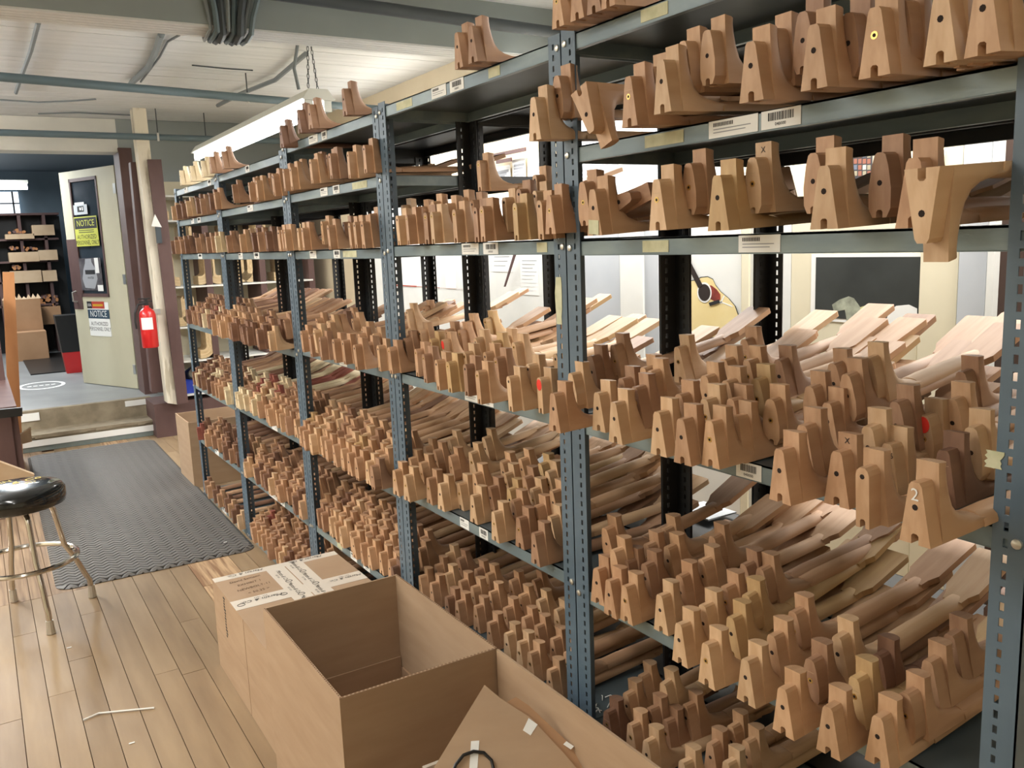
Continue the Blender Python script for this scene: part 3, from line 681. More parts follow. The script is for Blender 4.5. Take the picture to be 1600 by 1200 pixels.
def byZ(b, k, lst, dz=.022, shapes=('dovetail', 'barrel'), zoff=0):
    for t in lst:
        x, y, r = t[:3]; ex = t[3] if len(t) > 3 else {}
        P = onZ(x, y, SZ[b][k]+TOPH+r*dz+zoff+.001)
        sh = ex.pop('shape', None) or (shapes[0] if r == 0 else (shapes[1] if rnd.random() < .55 else shapes[0]))
        neck(b, k, r, P, sh, ex.pop('tone', pick(TW[b])), extra=ex or None)
def byX(b, k, lst, x0=-.045, dx=.055, shapes=('tenon', 'tenon'), scale=1.0, tw=None):
    for t in lst:
        x, y, r = t[:3]; ex = dict(t[3]) if len(t) > 3 else {}
        P = onX(x, y, x0+dx*r)
        P.z = max(P.z, SZ[b][k]+TOPH*scale+.001)
        if r == 0: P.z = min(P.z, SZ[b][k]+TOPH*scale+.012)
        neck(b, k, r, P, ex.pop('shape', shapes[0 if r == 0 else 1]), ex.pop('tone', pick(tw or TW[b])), scale=ex.pop('scale', scale), extra=ex or None)
D = dict
byZ(0, 4, [(863,615,0),(891,584,1),(922,557,2),(957,540,3),(932,614,0),(958,629,0),(970,592,1),(991,605,1),(1004,575,2),(1015,582,2,D(shape='tenon')),(1057,543,3),(1026,644,0),(1060,617,1),(1063,655,0),(1100,588,2),(1100,624,1),(1108,658,0),(1130,562,3),(1133,596,2),(1162,531,4),(1166,563,3),(1180,593,2,D(tone=7)),(1141,624,1),(1148,650,0),(1203,625,1),(1215,563,3),(1264,605,2),(1300,569,3),(1321,586,3),(1292,630,1),(1253,665,1),(1217,702,0),(1307,706,0,D(mark='X')),(1355,560,4),(1398,629,2),(1443,650,1,D(dot=1,shape='barrel',tone=2)),(1487,625,2),(1501,582,3),(1517,669,1),(1355,667,1),(1386,694,0,D(mark='M36')),(1474,704,0),(1347,734,0,D(shape='tenon')),(1430,754,0,D(mark='2',tone=0))])
byZ(0, 5, [(944,826,3),(957,860,2),(931,889,0),(950,907,0),(977,876,1),(1009,851,2),(975,916,0),(1006,882,1),(1036,826,3),(1041,855,2),(1030,930,0),(1061,900,1),(1095,875,2),(1112,839,3),(1060,975,0),(1097,946,1),(1131,917,2),(1161,882,3),(1187,889,3),(1141,965,1),(1165,930,2),(1102,1006,0),(1164,1031,0),(1205,993,1),(1238,956,2),(1265,1031,1),(1307,995,2),(1222,1076,0),(1293,1105,0),(1334,1059,1,D(tone=7)),(1370,1024,1,D(tone=4)),(1371,1120,0),(1414,1084,1),(1449,1033,2),(1483,992,3,D(tone=3))])
byZ(0, 6, [(1000,1056,2),(977,1084,1),(947,1112,0),(1035,1068,3),(1014,1107,1),(984,1132,0),(1039,1126,0),(1009,1158,0),(1070,1102,1),(1141,1135,1),(1109,1162,0),(1165,1158,1),(1065,1190,0),(1134,1191,0)])
byX(0, 2, [(832,142,0),(869,119,1),(981,126,0),(1015,105,1),(1032,94,0),(1066,65,1),(1104,48,1),(1172,65,0),(1205,45,1),(1254,19,1),(1271,38,0),(1325,21,1),(1366,25,0),(1407,1,1),(1469,1,0),(1508,6,1),(1535,-8,0)], x0=-.085, dx=.05, shapes=('dovetail', 'barrel'), scale=1.05)
byX(0, 3, [(909,285,1),(925,296,0,D(tagp=1)),(1025,280,0),(1075,256,1),(1120,274,0),(1175,247,1,D(mark='X')),(1287,259,0),(1270,240,1),(1375,239,1,D(tone=3)),(1427,252,0)], x0=-.075, dx=.05, shapes=('dovetail', 'barrel'), scale=1.08)
byX(1, 3, [(620,342,0),(635,341,0),(664,335,0),(674,337,0),(709,332,0),(742,330,0),(752,324,0),(804,322,0),(842,320,0),(787,310,1),(835,300,1),(857,305,0,D(shape='dovetail')),(697,319,1),(675,316,1),(717,310,2),(737,314,2),(810,297,1),(747,252,3),(628,322,2),(655,324,2),(835,275,2)], x0=-.05, tw=TW[1])
byZ(1, 4, [(607,544,0),(631,530,1),(649,547,0),(661,555,0),(681,564,0),(699,567,0),(726,571,0),(745,581,0),(794,590,0),(672,531,1),(691,532,1,D(dot=1)),(725,552,1),(757,552,1),(774,560,1),(655,517,2),(697,516,2),(717,517,2),(742,530,2),(770,535,2),(785,528,2),(802,537,2),(824,571,1),(842,592,0,D(dot=1)),(867,555,2),(662,480,3),(727,504,3),(757,499,3),(635,485,3)], shapes=('tenon', 'tenon'))
byZ(1, 5, [(615,735,0),(632,743,0),(656,723,1),(639,716,1),(668,747,0),(686,756,0),(678,704,2),(663,698,2),(702,713,2),(701,686,3),(716,755,0),(734,707,3),(740,740,2),(737,774,0),(764,761,1),(770,800,0),(755,684,4),(783,722,3),(788,740,2),(794,764,1),(800,782,1),(809,809,0),(812,717,4),(818,746,3),(830,764,2),(836,791,1),(833,833,0),(843,725,4),(854,737,4),(861,767,3),(858,807,1)], dz=.020)
byZ(1, 6, [(655,900,0),(673,911,0),(680,883,1),(697,865,2),(715,873,2),(695,897,1),(718,908,1),(737,917,1),(697,933,0),(713,940,0),(742,947,0),(760,897,2),(765,925,1),(743,890,2),(797,907,2),(812,930,2),(788,950,1),(817,965,1),(837,978,1),(763,973,0),(790,990,0),(810,1003,0),(827,1020,0),(862,998,1),(857,1047,0),(833,907,3),(840,938,2),(868,953,2),(883,1020,1)])
byZ(2, 4, [(470,518,0),(483,524,0),(499,528,0),(535,533,0),(570,536,0),(560,523,1),(583,523,1),(505,515,1),(490,517,1),(522,502,2),(494,499,2),(531,497,2),(542,491,2,D(dot=1)),(565,514,1),(511,503,2),(550,499,2),(520,531,0),(553,540,0),(590,541,0)], shapes=('tenon', 'tenon'))
byX(2, 2, [(425,275,0),(433,270,1),(442,265,0),(453,262,0),(461,258,1),(484,250,0),(491,247,1),(510,243,1),(514,240,0),(543,240,0),(568,228,0)])
byX(2, 3, [(435,362,0),(444,362,0),(465,363,0),(472,364,0),(502,347,1),(512,355,0),(536,348,1),(545,352,0),(553,348,0),(565,350,0),(577,335,1)])
byX(3, 2, [(362,289,0),(388,286,0),(393,284,1),(400,285,0),(412,279,1),(426,274,0),(432,270,1)])
byX(3, 3, [(353,372,0),(358,368,1),(374,368,0),(382,365,1),(393,368,0),(402,368,0),(415,367,0),(425,365,1),(434,362,0),(440,362,0)])
byX(4, 2, [(268,328,0),(275,325,0),(283,319,0),(290,315,0),(297,313,1),(305,310,0),(312,312,0),(318,308,1),(326,302,0),(334,300,0)])
byX(4, 3, [(267,382,0),(273,382,0),(281,377,0),(288,377,0),(296,370,1),(305,372,0),(314,370,1),(322,375,0),(330,378,0),(336,375,0)])
def rows(b, k, nr, sp, dz=.020, dx=.042, x0=-.02, y0=None, y1=None, shapes=('tenon', 'dovetail'), tw=None, fill=1.0):
    Y0 = (y0 if y0 is not None else PY[b]+.05); Y1 = (y1 if y1 is not None else PY[b+1]-.045)
    for r in range(nr):
        n = max(1, int((Y1-Y0)/sp)); o = (r % 2)*.5
        for i in range(n):
            if rnd.random() > (fill if r else 1) - .08*r*(1-fill): continue
            y = Y0 + (i+.25+o)*(Y1-Y0)/n + rnd.uniform(-.008, .008)
            if y > Y1+.01: continue
            P = Vector((x0+dx*r+rnd.uniform(-.015, .015), y, SZ[b][k]+TOPH+dz*r+.001))
            neck(b, k, r, P, shapes[1] if rnd.random() < .4 else shapes[0], pick(tw or TW[b]))
rows(2, 5, 4, .070, shapes=('dovetail', 'barrel'), x0=-.05); rows(2, 6, 4, .064, x0=-.01, dx=.04); rows(3, 4, 3, .085, x0=-.10, fill=.85, tw=[2, 4, 1, 4, 2, 0, 0, 0])
rows(3, 5, 4, .072, tw=[2, 4, 1, 3, 0, 0, 0, 0], y1=3.85); rows(3, 5, 4, .070, tw=[0, 1, 1, 1, 0, 5, 4, 0], y0=3.90); rows(3, 6, 4, .072, fill=.9); rows(3, 7, 4, .072, fill=.9)
rows(4, 4, 4, .070, fill=.95); rows(4, 5, 4, .078, tw=[0, 1, 0, 2, 5, 2.4, .5, 0]); rows(4, 6, 3, .095, fill=.7); rows(4, 7, 1, .11)
rows(1, 7, 2, .08, x0=0); 
for px, py, bb_, tn in ((872, 46, 0, 0), (902, 37, 0, 1), (928, 24, 0, 3), (950, 12, 0, 1), (716, 83, 1, 1), (738, 74, 1, 3), (540, 190, 2, 3), (487, 216, 2, 3), (470, 222, 2, 4), (441, 232, 3, 4), (350, 272, 3, 3), (331, 281, 3, 3), (318, 288, 4, 5), (300, 293, 4, 5), (284, 300, 4, 5)):
    P = onX(px, py, -.05); P.z = SZ[bb_][1]+.001; neck(bb_, 1, 0, P, 'dovetail', tn, base=True)
# fallen and upside-down necks
NSP = [(0, 2, onX(914, 172, -.105), 158, 'tan neck blank hanging tilted and upside down off the second shelf near the post', 0, 2),
       (0, 3, onX(1440, 322, -.125), 180, 'light tan neck blank turned upside down over the eye-level shelf edge', 2, -9),
       (0, 3, onX(962, 318, -.03), 75, 'dark neck blank lying on its side on the eye-level shelf', 3, 12)]
for b_, k_, P, rx, lab, tn, pt in NSP:
    R_ = Matrix.Rotation(math.radians(-3 if rx == 180 else 4), 4, 'Z') @ Matrix.Rotation(math.radians(-abs(pt)*.35), 4, 'Y') @ Matrix.Rotation(math.radians(rx), 4, 'X')
    off = R_ @ (Vector((-.03, 0, .05))*NS*1.1)
    NECKS.append(dict(b=b_, k=k_, row=0, M=Matrix.Translation(P-off) @ R_ @ Matrix.Scale(1.1, 4), shape='dovetail', tone=tn, extra=dict(label=lab), ins=False))
# the 300 nearest are things of their own, the rest one mass
for n_ in NECKS: n_['d'] = (n_['M'].translation-CAM).length
NECKS.sort(key=lambda n_: n_['d'])
IND, REST = NECKS[:300], NECKS[300:]
ORD = ['first', 'second', 'third', 'fourth', 'fifth', 'sixth', 'seventh', 'eighth', 'ninth', 'tenth', 'eleventh', 'twelfth', 'thirteenth', 'fourteenth', 'fifteenth', 'sixteenth', 'seventeenth', 'eighteenth']
ROWN = ['front row', 'second row', 'third row', 'fourth row', 'fifth row']
from collections import defaultdict
grp = defaultdict(list)
for n_ in IND: 
    if not (n_['extra'] or {}).get('label'): grp[(n_['b'], n_['k'], n_['row'])].append(n_)
for key, L_ in grp.items():
    L_.sort(key=lambda n_: -n_['M'].translation.y)
    for i, n_ in enumerate(L_):
        e = n_['extra'] or {}
        sp = {True: ' with red dot'}.get('dot' in e, '') or (' with paper tag' if 'tagp' in e else '') or (' marked %s' % e['mark'] if 'mark' in e else '')
        n_['label'] = '%s neck blank%s, %s from left, %s, %s, %s bay' % (TNAME[n_['tone']], sp, ORD[i], ROWN[n_['row']], SHN[n_['k']], BAYN[n_['b']])
PARTS = ('dovetail', 'heel', 'shaft', 'headstock', 'insert')
def put_neck(n_):
    ins = n_['ins'] and n_['b'] < 2
    pr_ = proto(n_['shape'], n_['tone'], ins)
    r = bpy.data.objects.new('guitar_neck', None); C.objects.link(r); r.matrix_world = n_['M']; r.empty_display_size = .03
    e = n_['extra'] or {}
    tag(r, e.get('label') or n_['label'], 'guitar neck', 'necks on the %s of the %s bay' % (SHN[n_['k']], BAYN[n_['b']]))
    for p in PARTS:
        if p in pr_:
            o = bpy.data.objects.new(p, pr_[p]); C.objects.link(o); o.parent = r
    s = NS
    Mx = frameM((-.0306*s, 0, .085*s), (0, -1, 0), (0, 0, 1))
    if 'dot' in e:
        mb = MB(); mb.prism([(.0095*math.cos(2*PI*k/16), -.002+.0125*math.sin(2*PI*k/16)) for k in range(16)], 0, .0004, reddot, 'Z', Mx); mb.build('red_sticker', r)
    if 'tagp' in e:
        MB().box((-.0316*s, -.016*s, .002), (-.0308*s, .020*s, .026), tape, Matrix.Rotation(.08, 4, 'X')).build('paper_tag', r)
    if 'mark' in e:
        mb = MB(); mk = e['mark']; small = mk == 'X'
        if small: Mx = frameM((-.0002, 0, .114*s), (0, -1, 0), (0, 0, 1))
        text(mb, mk, .012 if mk != '2' else .022, ink if mk != '2' else paper, Mx @ Matrix.Translation((0, -.004 if not small else 0, 0))); mb.build('pencil_mark', r)
for n_ in IND: put_neck(n_)
mb = MB(); 
_lo = {}
for n_ in REST:
    k = (n_['shape'], n_['tone'])
    if k not in _lo: _lo[k] = neck_geo(n_['shape'], WM[n_['tone']])
    for p in ('dovetail', 'heel', 'shaft', 'headstock'):
        g = _lo[k][p]; base_ = len(mb.v); mb.v += [tuple(n_['M'] @ Vector(v)) for v in g.v]
        idx = [mb.mi(m_) for m_ in g.mats]
        mb.f += [tuple(a+base_ for a in f) for f in g.f]; mb.m += [idx[i] for i in g.m]
tag(mb.build('guitar_neck_pile'), 'the remaining small distant neck blanks on the far bays of the shelving', 'guitar necks', kind='stuff')
print('NECKS', len(NECKS))

# ------------------------------------------------------------------ wall things seen between the racks
def wp(px, py, n=.013): return onX(px, py, WX-n)
def wall_quad(p0, p1, n0, n1, m, mb=None):
    mb = mb or MB(); a, c = wp(*p0, n1), wp(*p1, n1)
    return mb.box((WX-n1, a.y, a.z), (WX-n0, c.y, c.z), m)
# guitar poster
g = empty('guitar_poster', wp(1110, 470, .015)); gP = g.location.copy()
GM = frameM(gP, (0, -1, 0), (0, 0, 1))
def gq(px, py): p = wp(px, py, .015); return (-(p.y-gP.y), p.z-gP.z)
mb = MB()
P = [gq(*q_) for q_ in [(1062,445),(1075,440),(1088,438),(1096,434),(1106,433),(1114,437),(1118,446),(1126,456),(1138,466),(1148,478),(1153,492),(1150,506),(1140,516),(1122,525),(1100,530),(1080,528),(1060,520),(1045,500),(1042,470),(1050,450)]]
gl = Matrix.Translation(-gP)
def gpart(polys, nm):
    mb = MB()
    for P_, n0, n1, m_ in polys: mb.prism(P_, n0, n1, m_, 'Z', gl @ GM)
    return mb.build(nm, g)
gold = mat('printed spruce yellow', (224, 202, 140), .5, 0, (232, 214, 160), 6); pg = mat('printed tortoise red', (150, 60, 46), .5, 0, (110, 40, 34), 30)
gpart([([(x*1.04, y*1.04+.0) for x, y in P], 0, .0006, ink), (P, .0006, .0012, gold)], 'printed_body')
cc = gq(1101, 457)
circ = lambda r: [(cc[0]+r*math.cos(2*PI*k/24), cc[1]+r*1.0*math.sin(2*PI*k/24)) for k in range(24)]
rr = abs(gq(1111, 457)[0]-cc[0])
gpart([([gq(*q_) for q_ in [(1104,446),(1112,446),(1120,452),(1126,460),(1126,468),(1120,472),(1112,468),(1106,462)]], .0013, .0018, pg)], 'printed_pickguard')
gpart([(circ(rr*1.15), .0019, .0022, paper), (circ(rr*.95), .0022, .0026, dark)], 'printed_soundhole')
gpart([([gq(*q_) for q_ in [(1066,398),(1073,396),(1099,446),(1092,450)]], .0027, .0032, dark), ([gq(*q_) for q_ in [(1108,473),(1124,468),(1126,473),(1110,478)]], .0027, .0032, ink)]+
      [([gq(*q_) for q_ in [(1125,470),(1145,478),(1145,480),(1125,472)]], .0013, .0016, paper), ([gq(*q_) for q_ in [(1131,462),(1133,462),(1127,475),(1125,474)]], .0013, .0016, paper)], 'printed_fretboard')
tag(g, 'printed picture of an acoustic guitar on the white panel behind the shelving', 'poster')
# dark picture
mb = wall_quad((1268, 397), (1440, 512), .0125, .014, paper); wall_quad((1275, 402), (1436, 506), .014, .0148, mat('black print', (38, 42, 40), .5, 0, (52, 56, 54), 5), mb)
dp = mb.build('dark_picture'); tag(dp, 'large dark picture with white border on the cream panel', 'picture')
prn = mat('pale print', (172, 176, 156), .6, 0, (130, 134, 118), 25); prn2 = mat('pale yellow print', (196, 192, 140), .6)
def pprint(L_, m_, n=.0153, nm='print_shape'):
    mb = MB(); pts = [wp(x, y, n) for x, y in L_]
    mb.loft([[(WX-.0148, p.y, p.z) for p in pts], [(WX-n, p.y, p.z) for p in pts]], m_); mb.build(nm, dp)
pprint([(1300,476),(1312,468),(1326,463),(1334,466),(1344,480),(1345,506),(1324,506),(1320,484),(1310,486),(1303,488)], prn)
pprint([(1344,480),(1356,476),(1372,478),(1386,488),(1380,506),(1345,506)], prn2, .0151)
pprint([(1388,488),(1400,478),(1420,476),(1433,482),(1433,506),(1384,506)], paper, .0150)
pprint([(1275,486),(1288,490),(1292,506),(1275,506)], prn, .0150)
# collage, hanging ring, paddle template
mb = wall_quad((1325, 236), (1362, 277), .0125, .014, mat('dark collage sheet', (58, 56, 60), .6)); cb = mb.build('photo_collage'); tag(cb, 'dark collage sheet of small pictures on the wall behind the eye-level shelf', 'poster')
cols = [mat('collage print %d' % i, c_, .6) for i, c_ in enumerate([(150, 142, 120), (96, 104, 120), (140, 88, 70), (190, 186, 170)])]
mb = MB()
for i in range(5):
    for j_ in range(4):
        wall_quad((1327+i*7, 239+j_*9.5), (1332+i*7, 246+j_*9.5), .014, .0146, cols[(i*3+j_*2+i*j_) % 4], mb)
mb.build('small_pictures', cb)
p = wp(1412, 243, .03); mb = MB().tube([(0, p.y+.035*math.cos(t), p.z+.06*math.sin(t)) for t in [PI*.9+PI*1.2*i/14 for i in range(15)]], .004, cream, 6); o = mb.build('wooden_ring'); o.location.x = WX-.03; tag(o, 'pale bent wooden ring hanging on the wall at upper right', 'ring')
p = wp(1462, 243, .02); mb = MB().prism([(p.y-.03+.0, p.z-.03), (p.y+.005, p.z-.045), (p.y+.02, p.z-.02), (p.y+.012, p.z+.0), (p.y+.018, p.z+.03), (p.y-.01, p.z+.04), (p.y-.035, p.z+.01)], WX-.026, WX-.0205, cream); tag(mb.build('wooden_template'), 'small cream template with a hole hanging on the wall', 'template')
# white plan sheets and papers
def sheet(x0, y0, x1, y1, lab, lines=0, red=False, n=.0135, name='paper_sheet'):
    mb = wall_quad((x0, y0), (x1, y1), n-.001, n, paper); o = mb.build(name); tag(o, lab, 'paper')
    mb = MB()
    for k in range(lines):
        yy = y0+(y1-y0)*(k+1.5)/(lines+2); wall_quad((x0+(x1-x0)*.12, yy), (x0+(x1-x0)*(.88-.3*((k*7) % 3)/3), yy+1.0), n, n+.0006, greytext, mb)
    if lines: mb.build('print', o)
    if red:
        mb = MB(); wall_quad((x0, y1-1.6), (x1, y1-.4), n, n+.0008, signr, mb); mb.build('red_line', o)
    return o
for x0, x1, lb_ in ((600, 651, 'leftmost white plan sheet with a red bottom line behind the second bay'), (652, 687, 'white plan sheet second from left behind the second bay'), (689, 713, 'white plan sheet third from left behind the second bay'), (715, 735, 'rightmost white plan sheet with a red bottom line behind the second bay')):
    sheet(x0, 300, x1, 447+(x0-600)*.05, lb_, 0, True)
sheet(812, 398, 842, 462, 'typed notice page on the white wall left of the front post', 9); sheet(848, 398, 868, 460, 'second typed page on the white wall behind the front post', 8)
for (x0, y0, x1, y1, lb_) in ((770, 262, 798, 290, 'white printed sheet under the second shelf behind the second bay'), (800, 250, 822, 285, 'white printed sheet pinned high behind the second bay'), (824, 248, 862, 290, 'white printed form pinned high beside the post'), (906, 256, 926, 300, 'white slip with bold heading right of the front post')):
    sheet(x0, y0, x1, y1, lb_, 5)
o = sheet(768, 390, 800, 425, 'tilted drawing sheet on the white wall behind the second bay', 3)
mb = MB(); a, c = wp(806, 390, .05), wp(788, 448, .05); dvx = Vector((0, .012, 0)); mb.loft([[a-dvx, a+dvx, a+dvx+Vector((.006, 0, 0)), a-dvx+Vector((.006, 0, 0))], [c-dvx*.6, c+dvx*.6, c+dvx*.6+Vector((.006, 0, 0)), c-dvx*.6+Vector((.006, 0, 0))]], brownp)
tag(mb.build('wooden_stick'), 'thin brown wooden stick hanging diagonally on the white wall', 'stick')
for (x0, y0, x1, y1, lb_) in ((770, 246, 820, 236, 'upper dark wooden strip leaning behind the second bay'), (775, 256, 798, 252, 'lower dark wooden strip leaning behind the second bay')):
    a, c = wp(x0, y0, .05), wp(x1, y1, .05); up = Vector((0, 0, .02)); mb = MB().loft([[a, a+up, a+up+Vector((.01, 0, 0)), a+Vector((.01, 0, 0))], [c, c+up, c+up+Vector((.01, 0, 0)), c+Vector((.01, 0, 0))]], brownp); tag(mb.build('wooden_strip'), lb_, 'wood strip')

# ------------------------------------------------------------------ cardboard boxes in the foreground
XL, XR = -.480, -.078
HA = .487
A = openbox('open_cardboard_box', XL, 1.705, .001, XR, 2.292, HA, t=.006); tag(A, 'large open empty cardboard box in the foreground', 'box')
def boxpart(par, a, b_, m_, nm, M=None):
    mb = MB(); mb.box(tuple(Vector(a)-par.location), tuple(Vector(b_)-par.location), m_, M); return mb.build(nm, par)
for y_ in (1.700, 2.2925):  # outer flaps folded down against the ends
    pass
boxpart(A, (XL+.008, 2.279, .012), (XR-.008, 2.2845, .23), cardin, 'inner_flap'); boxpart(A, (XL+.008, 1.712, .012), (XR-.008, 1.717, .23), cardin, 'inner_flap')
boxpart(A, (XR-.012, 1.72, .012), (XR-.0065, 2.27, .20), cardin, 'inner_flap')
# corrugated edge strips along the rim
mb = MB(); rl = A.location
for k in range(60):
    y_ = 1.706+k*.00975; 
    for xx in (XL+.0015, XR-.0045): mb.box((xx-rl.x, y_-rl.y, HA-rl.z), (xx+.003-rl.x, y_+.005-rl.y, HA+.0006-rl.z), cardedge)
for k in range(40):
    x_ = XL+.006+k*.0098; mb.box((x_-rl.x, 1.7065-rl.y, HA-.0009-rl.z), (x_+.005-rl.x, 1.7095-rl.y, HA-.0003-rl.z), cardedge)
mb.build('corrugated_rim', A)['kind'] = 'stuff'
for (p_, s_, lab) in (((-.34, 2.02, .0075), (.10, .05, .025), 'small wood offcut at the near end inside the open box'), ((-.20, 2.17, .0075), (.09, .05, .025), 'small wood offcut at the far corner inside the open box')):
    o = MB().box((0, 0, 0), s_, WM[0]).build('wood_offcut'); o.location = p_; o.rotation_euler = (0, 0, .3); tag(o, lab, 'wood offcut')
# closed boxes, one on the other
def closed(name, x0, y0, z0, x1, y1, z1, label):
    r = empty(name, ((x0+x1)/2, (y0+y1)/2, z0)); tag(r, label, 'box', 'closed cardboard boxes stacked behind the open one'); L_ = r.location
    hx, hy, h = (x1-x0)/2, (y1-y0)/2, z1-z0
    MB().box((-hx, -hy, 0), (hx, hy, h-.003), card).build('carton', r)
    for s in (-1, 1): MB().box((-hx if s < 0 else .001, -hy, h-.003), (-.001 if s < 0 else hx, hy, h), card).build('top_flap', r)
    MB().box((-hx-.0006, -hy+.30, 0), (-hx-.0001, -hy+.302, h), cardedge).build('seam', r)
    return r
B1 = closed('cardboard_box', -.462, 2.32, .001, -.012, 3.035, .150, 'closed cardboard box on the floor under the taped box')
B2 = closed('cardboard_box', -.462, 2.32, .1515, -.012, 3.03, .326, 'closed taped cardboard box with handwriting on its top')
tp = B2; TL = tp.location
TM = frameM((0, 0, .326-.1515), (1, 0, 0), (0, 1, 0))
tapew = mat('white paper tape', (216, 206, 192), .55)
def tstrip(x0, y0, x1, y1, n=.0004):
    mb = MB().box((x0-TL.x, y0-TL.y, n-.0003), (x1-TL.x, y1-TL.y, n), tapew, Matrix.Translation((0, 0, .1745))); return mb
def tlogo(mb, x, y, ang, s=.034):
    Mx = Matrix.Translation((x-TL.x, y-TL.y, .1758)) @ Matrix.Rotation(ang, 4, 'Z')
    text(mb, 'Martin & Co.', s, ink, Mx, shear=.35); text(mb, 'EST. 1833', s*.42, ink, Mx @ Matrix.Translation((0, -s*.75, 0)))
def tring(mb, x, y, r):
    mb.tube([(x-TL.x+r*math.cos(2*PI*i/16), y-TL.y+r*.8*math.sin(2*PI*i/16), .1757) for i in range(17)], .0012, ink, 4)
mb = tstrip(-.462, 2.988, -.012, 3.03)
for k in range(2): tlogo(mb, -.35+k*.22, 3.012, PI, .024)
mb.build('printed_tape', tp)
mb = tstrip(-.462, 2.700, -.012, 2.782, .0008); tlogo(mb, -.365, 2.748, PI, .026); tlogo(mb, -.075, 2.748, PI, .022); tring(mb, -.437, 2.735, .012); tring(mb, -.295, 2.74, .011); mb.build('printed_tape', tp)
for xx in (-.250, -.180):
    mb = tstrip(xx-.033, 2.36, xx+.033, 3.0, .0012)
    for k in range(4): tlogo(mb, xx, 2.50+k*.135+(.06 if xx > -.25 else 0), PI/2+PI, .021); tring(mb, xx+.004, 2.436+k*.135+(.06 if xx > -.25 else 0), .011)
    mb.build('printed_tape', tp)
for i, t_ in enumerate(('David Samson', 'EXHIBIT 1', 'NEWBOLT-11', '< 50.25 >')):
    mb = MB(); text(mb, t_, .024, mat('brown pen', (92, 66, 44), .7), Matrix.Translation((-.368-TL.x+i*.004, 2.955-i*.044-TL.y, .1750)) @ Matrix.Rotation(PI*.03, 4, 'Z'), shear=.2, sx=.8)
    mb.build('handwriting', tp)
mb = MB()
for k in range(14): mb.box((-.4628-TL.x, 2.86-TL.y+rnd.uniform(-.006, .006), .02+k*.0105), (-.4622-TL.x, 2.875-TL.y+rnd.uniform(-.004, .004), .026+k*.0105), ink)
mb.build('side_writing', tp)
# third box, near right, with sheets standing in it
Cb = openbox('open_cardboard_box', XL+.0, 1.02, .001, XR, 1.698, HA, walls='R'); tag(Cb, 'open cardboard box at the bottom edge holding loose cardboard sheets', 'box')
boxpart(Cb, (XL, 1.02, .001), (XL+.006, 1.698, .12), card, 'side_wall'); boxpart(Cb, (XL+.006, 1.692, .001), (XR-.006, 1.698, .16), card, 'end_wall'); boxpart(Cb, (XL+.006, 1.02, .001), (XR-.006, 1.026, .12), card, 'end_wall')
# loose sheets: propped in a tilted plane
def onPlane(px, py, P0_, n):
    d_ = ray(px, py); return CAM + d_*((P0_-CAM).dot(n)/d_.dot(n))
N1 = Vector((-.25, -.62, .78)).normalized(); Pp = Vector((-.25, 1.50, .435))
def csheet(pix, off, label, m_=card, name='cardboard_sheet', cat='cardboard'):
    Q = [onPlane(x, y, Pp-N1*off, N1) for x, y in pix]; mb = MB().loft([Q, [q_-N1*.004 for q_ in Q]], m_); o = mb.build(name); tag(o, label, cat, 'loose cardboard sheets'); return o
csheet([(757, 1070), (782, 1091), (830, 1122), (884, 1180), (960, 1270), (840, 1400), (560, 1400), (640, 1262)], 0, 'front loose cardboard sheet with white tape, standing in the near box')
csheet([(792, 1097), (806, 1089), (826, 1102), (925, 1195), (1000, 1290), (900, 1400), (700, 1400)], .010, 'rear loose cardboard sheet peeking out behind the front one', boxtan)
for i, (P_, lab) in enumerate((([(826, 1122), (840, 1132), (829, 1149), (817, 1141)], 'upper white tape piece on the front cardboard sheet'), ([(885, 1158), (897, 1166), (892, 1171), (880, 1163)], 'small right white tape piece on the cardboard sheet'), ([(736, 1158), (749, 1157), (746, 1200), (733, 1205)], 'lower white tape piece holding the black cord'))):
    Q = [onPlane(x, y, Pp+N1*.0008, N1) for x, y in P_]; tag(MB().loft([Q, [q_-N1*.0006 for q_ in Q]], paper).build('tape_piece'), lab, 'tape', 'white tape on the loose sheet')
P_ = [(704, 1215), (712, 1195), (724, 1180), (740, 1174), (756, 1176), (768, 1188), (772, 1205), (770, 1225)]
tag(MB().tube([onPlane(x, y, Pp+N1*.006, N1) for x, y in P_], .0035, blackp, 8).build('cable_loop', smooth=True), 'looped black cord taped to the front cardboard sheet', 'cord')
a = onZ(648, 1190, .30); tag(MB().box((a.x, a.y-.05, .298), (a.x+.13, a.y-.04, .31), tapew).build('cardboard_scrap'), 'pale scrap edge low in the near box at the bottom of the frame', 'cardboard')
# plastic strip on the floor and dropped bits
a, c = onZ(130, 1125, .004), onZ(241, 1106, .004); e_ = onZ(155, 1117, .004)
tag(MB().tube([a, e_+Vector((0, .012, 0)), c], .0028, paper, 6).build('plastic_strip'), 'thin white plastic strap lying on the floorboards', 'strip')
for x_, y_, lab in ((206, 1161, 'tiny white scrap on the floorboards near the bottom edge'), (108, 1012, 'tiny white scrap on the floor by the stool'), (352, 847, 'tiny pale scrap lying on the rubber mat')):
    p = onZ(x_, y_, .016 if y_ == 847 else .001); tag(MB().box((p.x-.008, p.y-.003, p.z-.0005), (p.x+.008, p.y+.003, p.z+.001), paper).build('paper_scrap'), lab, 'scrap')
# black block bottom right
p = onX(1500, 1165, -.10); p2 = onZ(1490, 1180, .48)
o = MB().loft([[(-.05, -.05, 0), (.05, -.05, 0), (.05, .05, 0), (-.05, .05, 0)], [(-.046, -.046, .05), (.046, -.046, .05), (.046, .046, .05), (-.046, .046, .05)], [(-.022, -.026, .082), (.022, -.026, .082), (.022, .026, .082), (-.022, .026, .082)]], mat('dark green black plastic', (44, 54, 52), .5)).build('black_cap_box')
o.location = (p2.x, p2.y, .43); tag(o, 'dark tapered plastic box at the foot of the nearest post', 'plastic box')
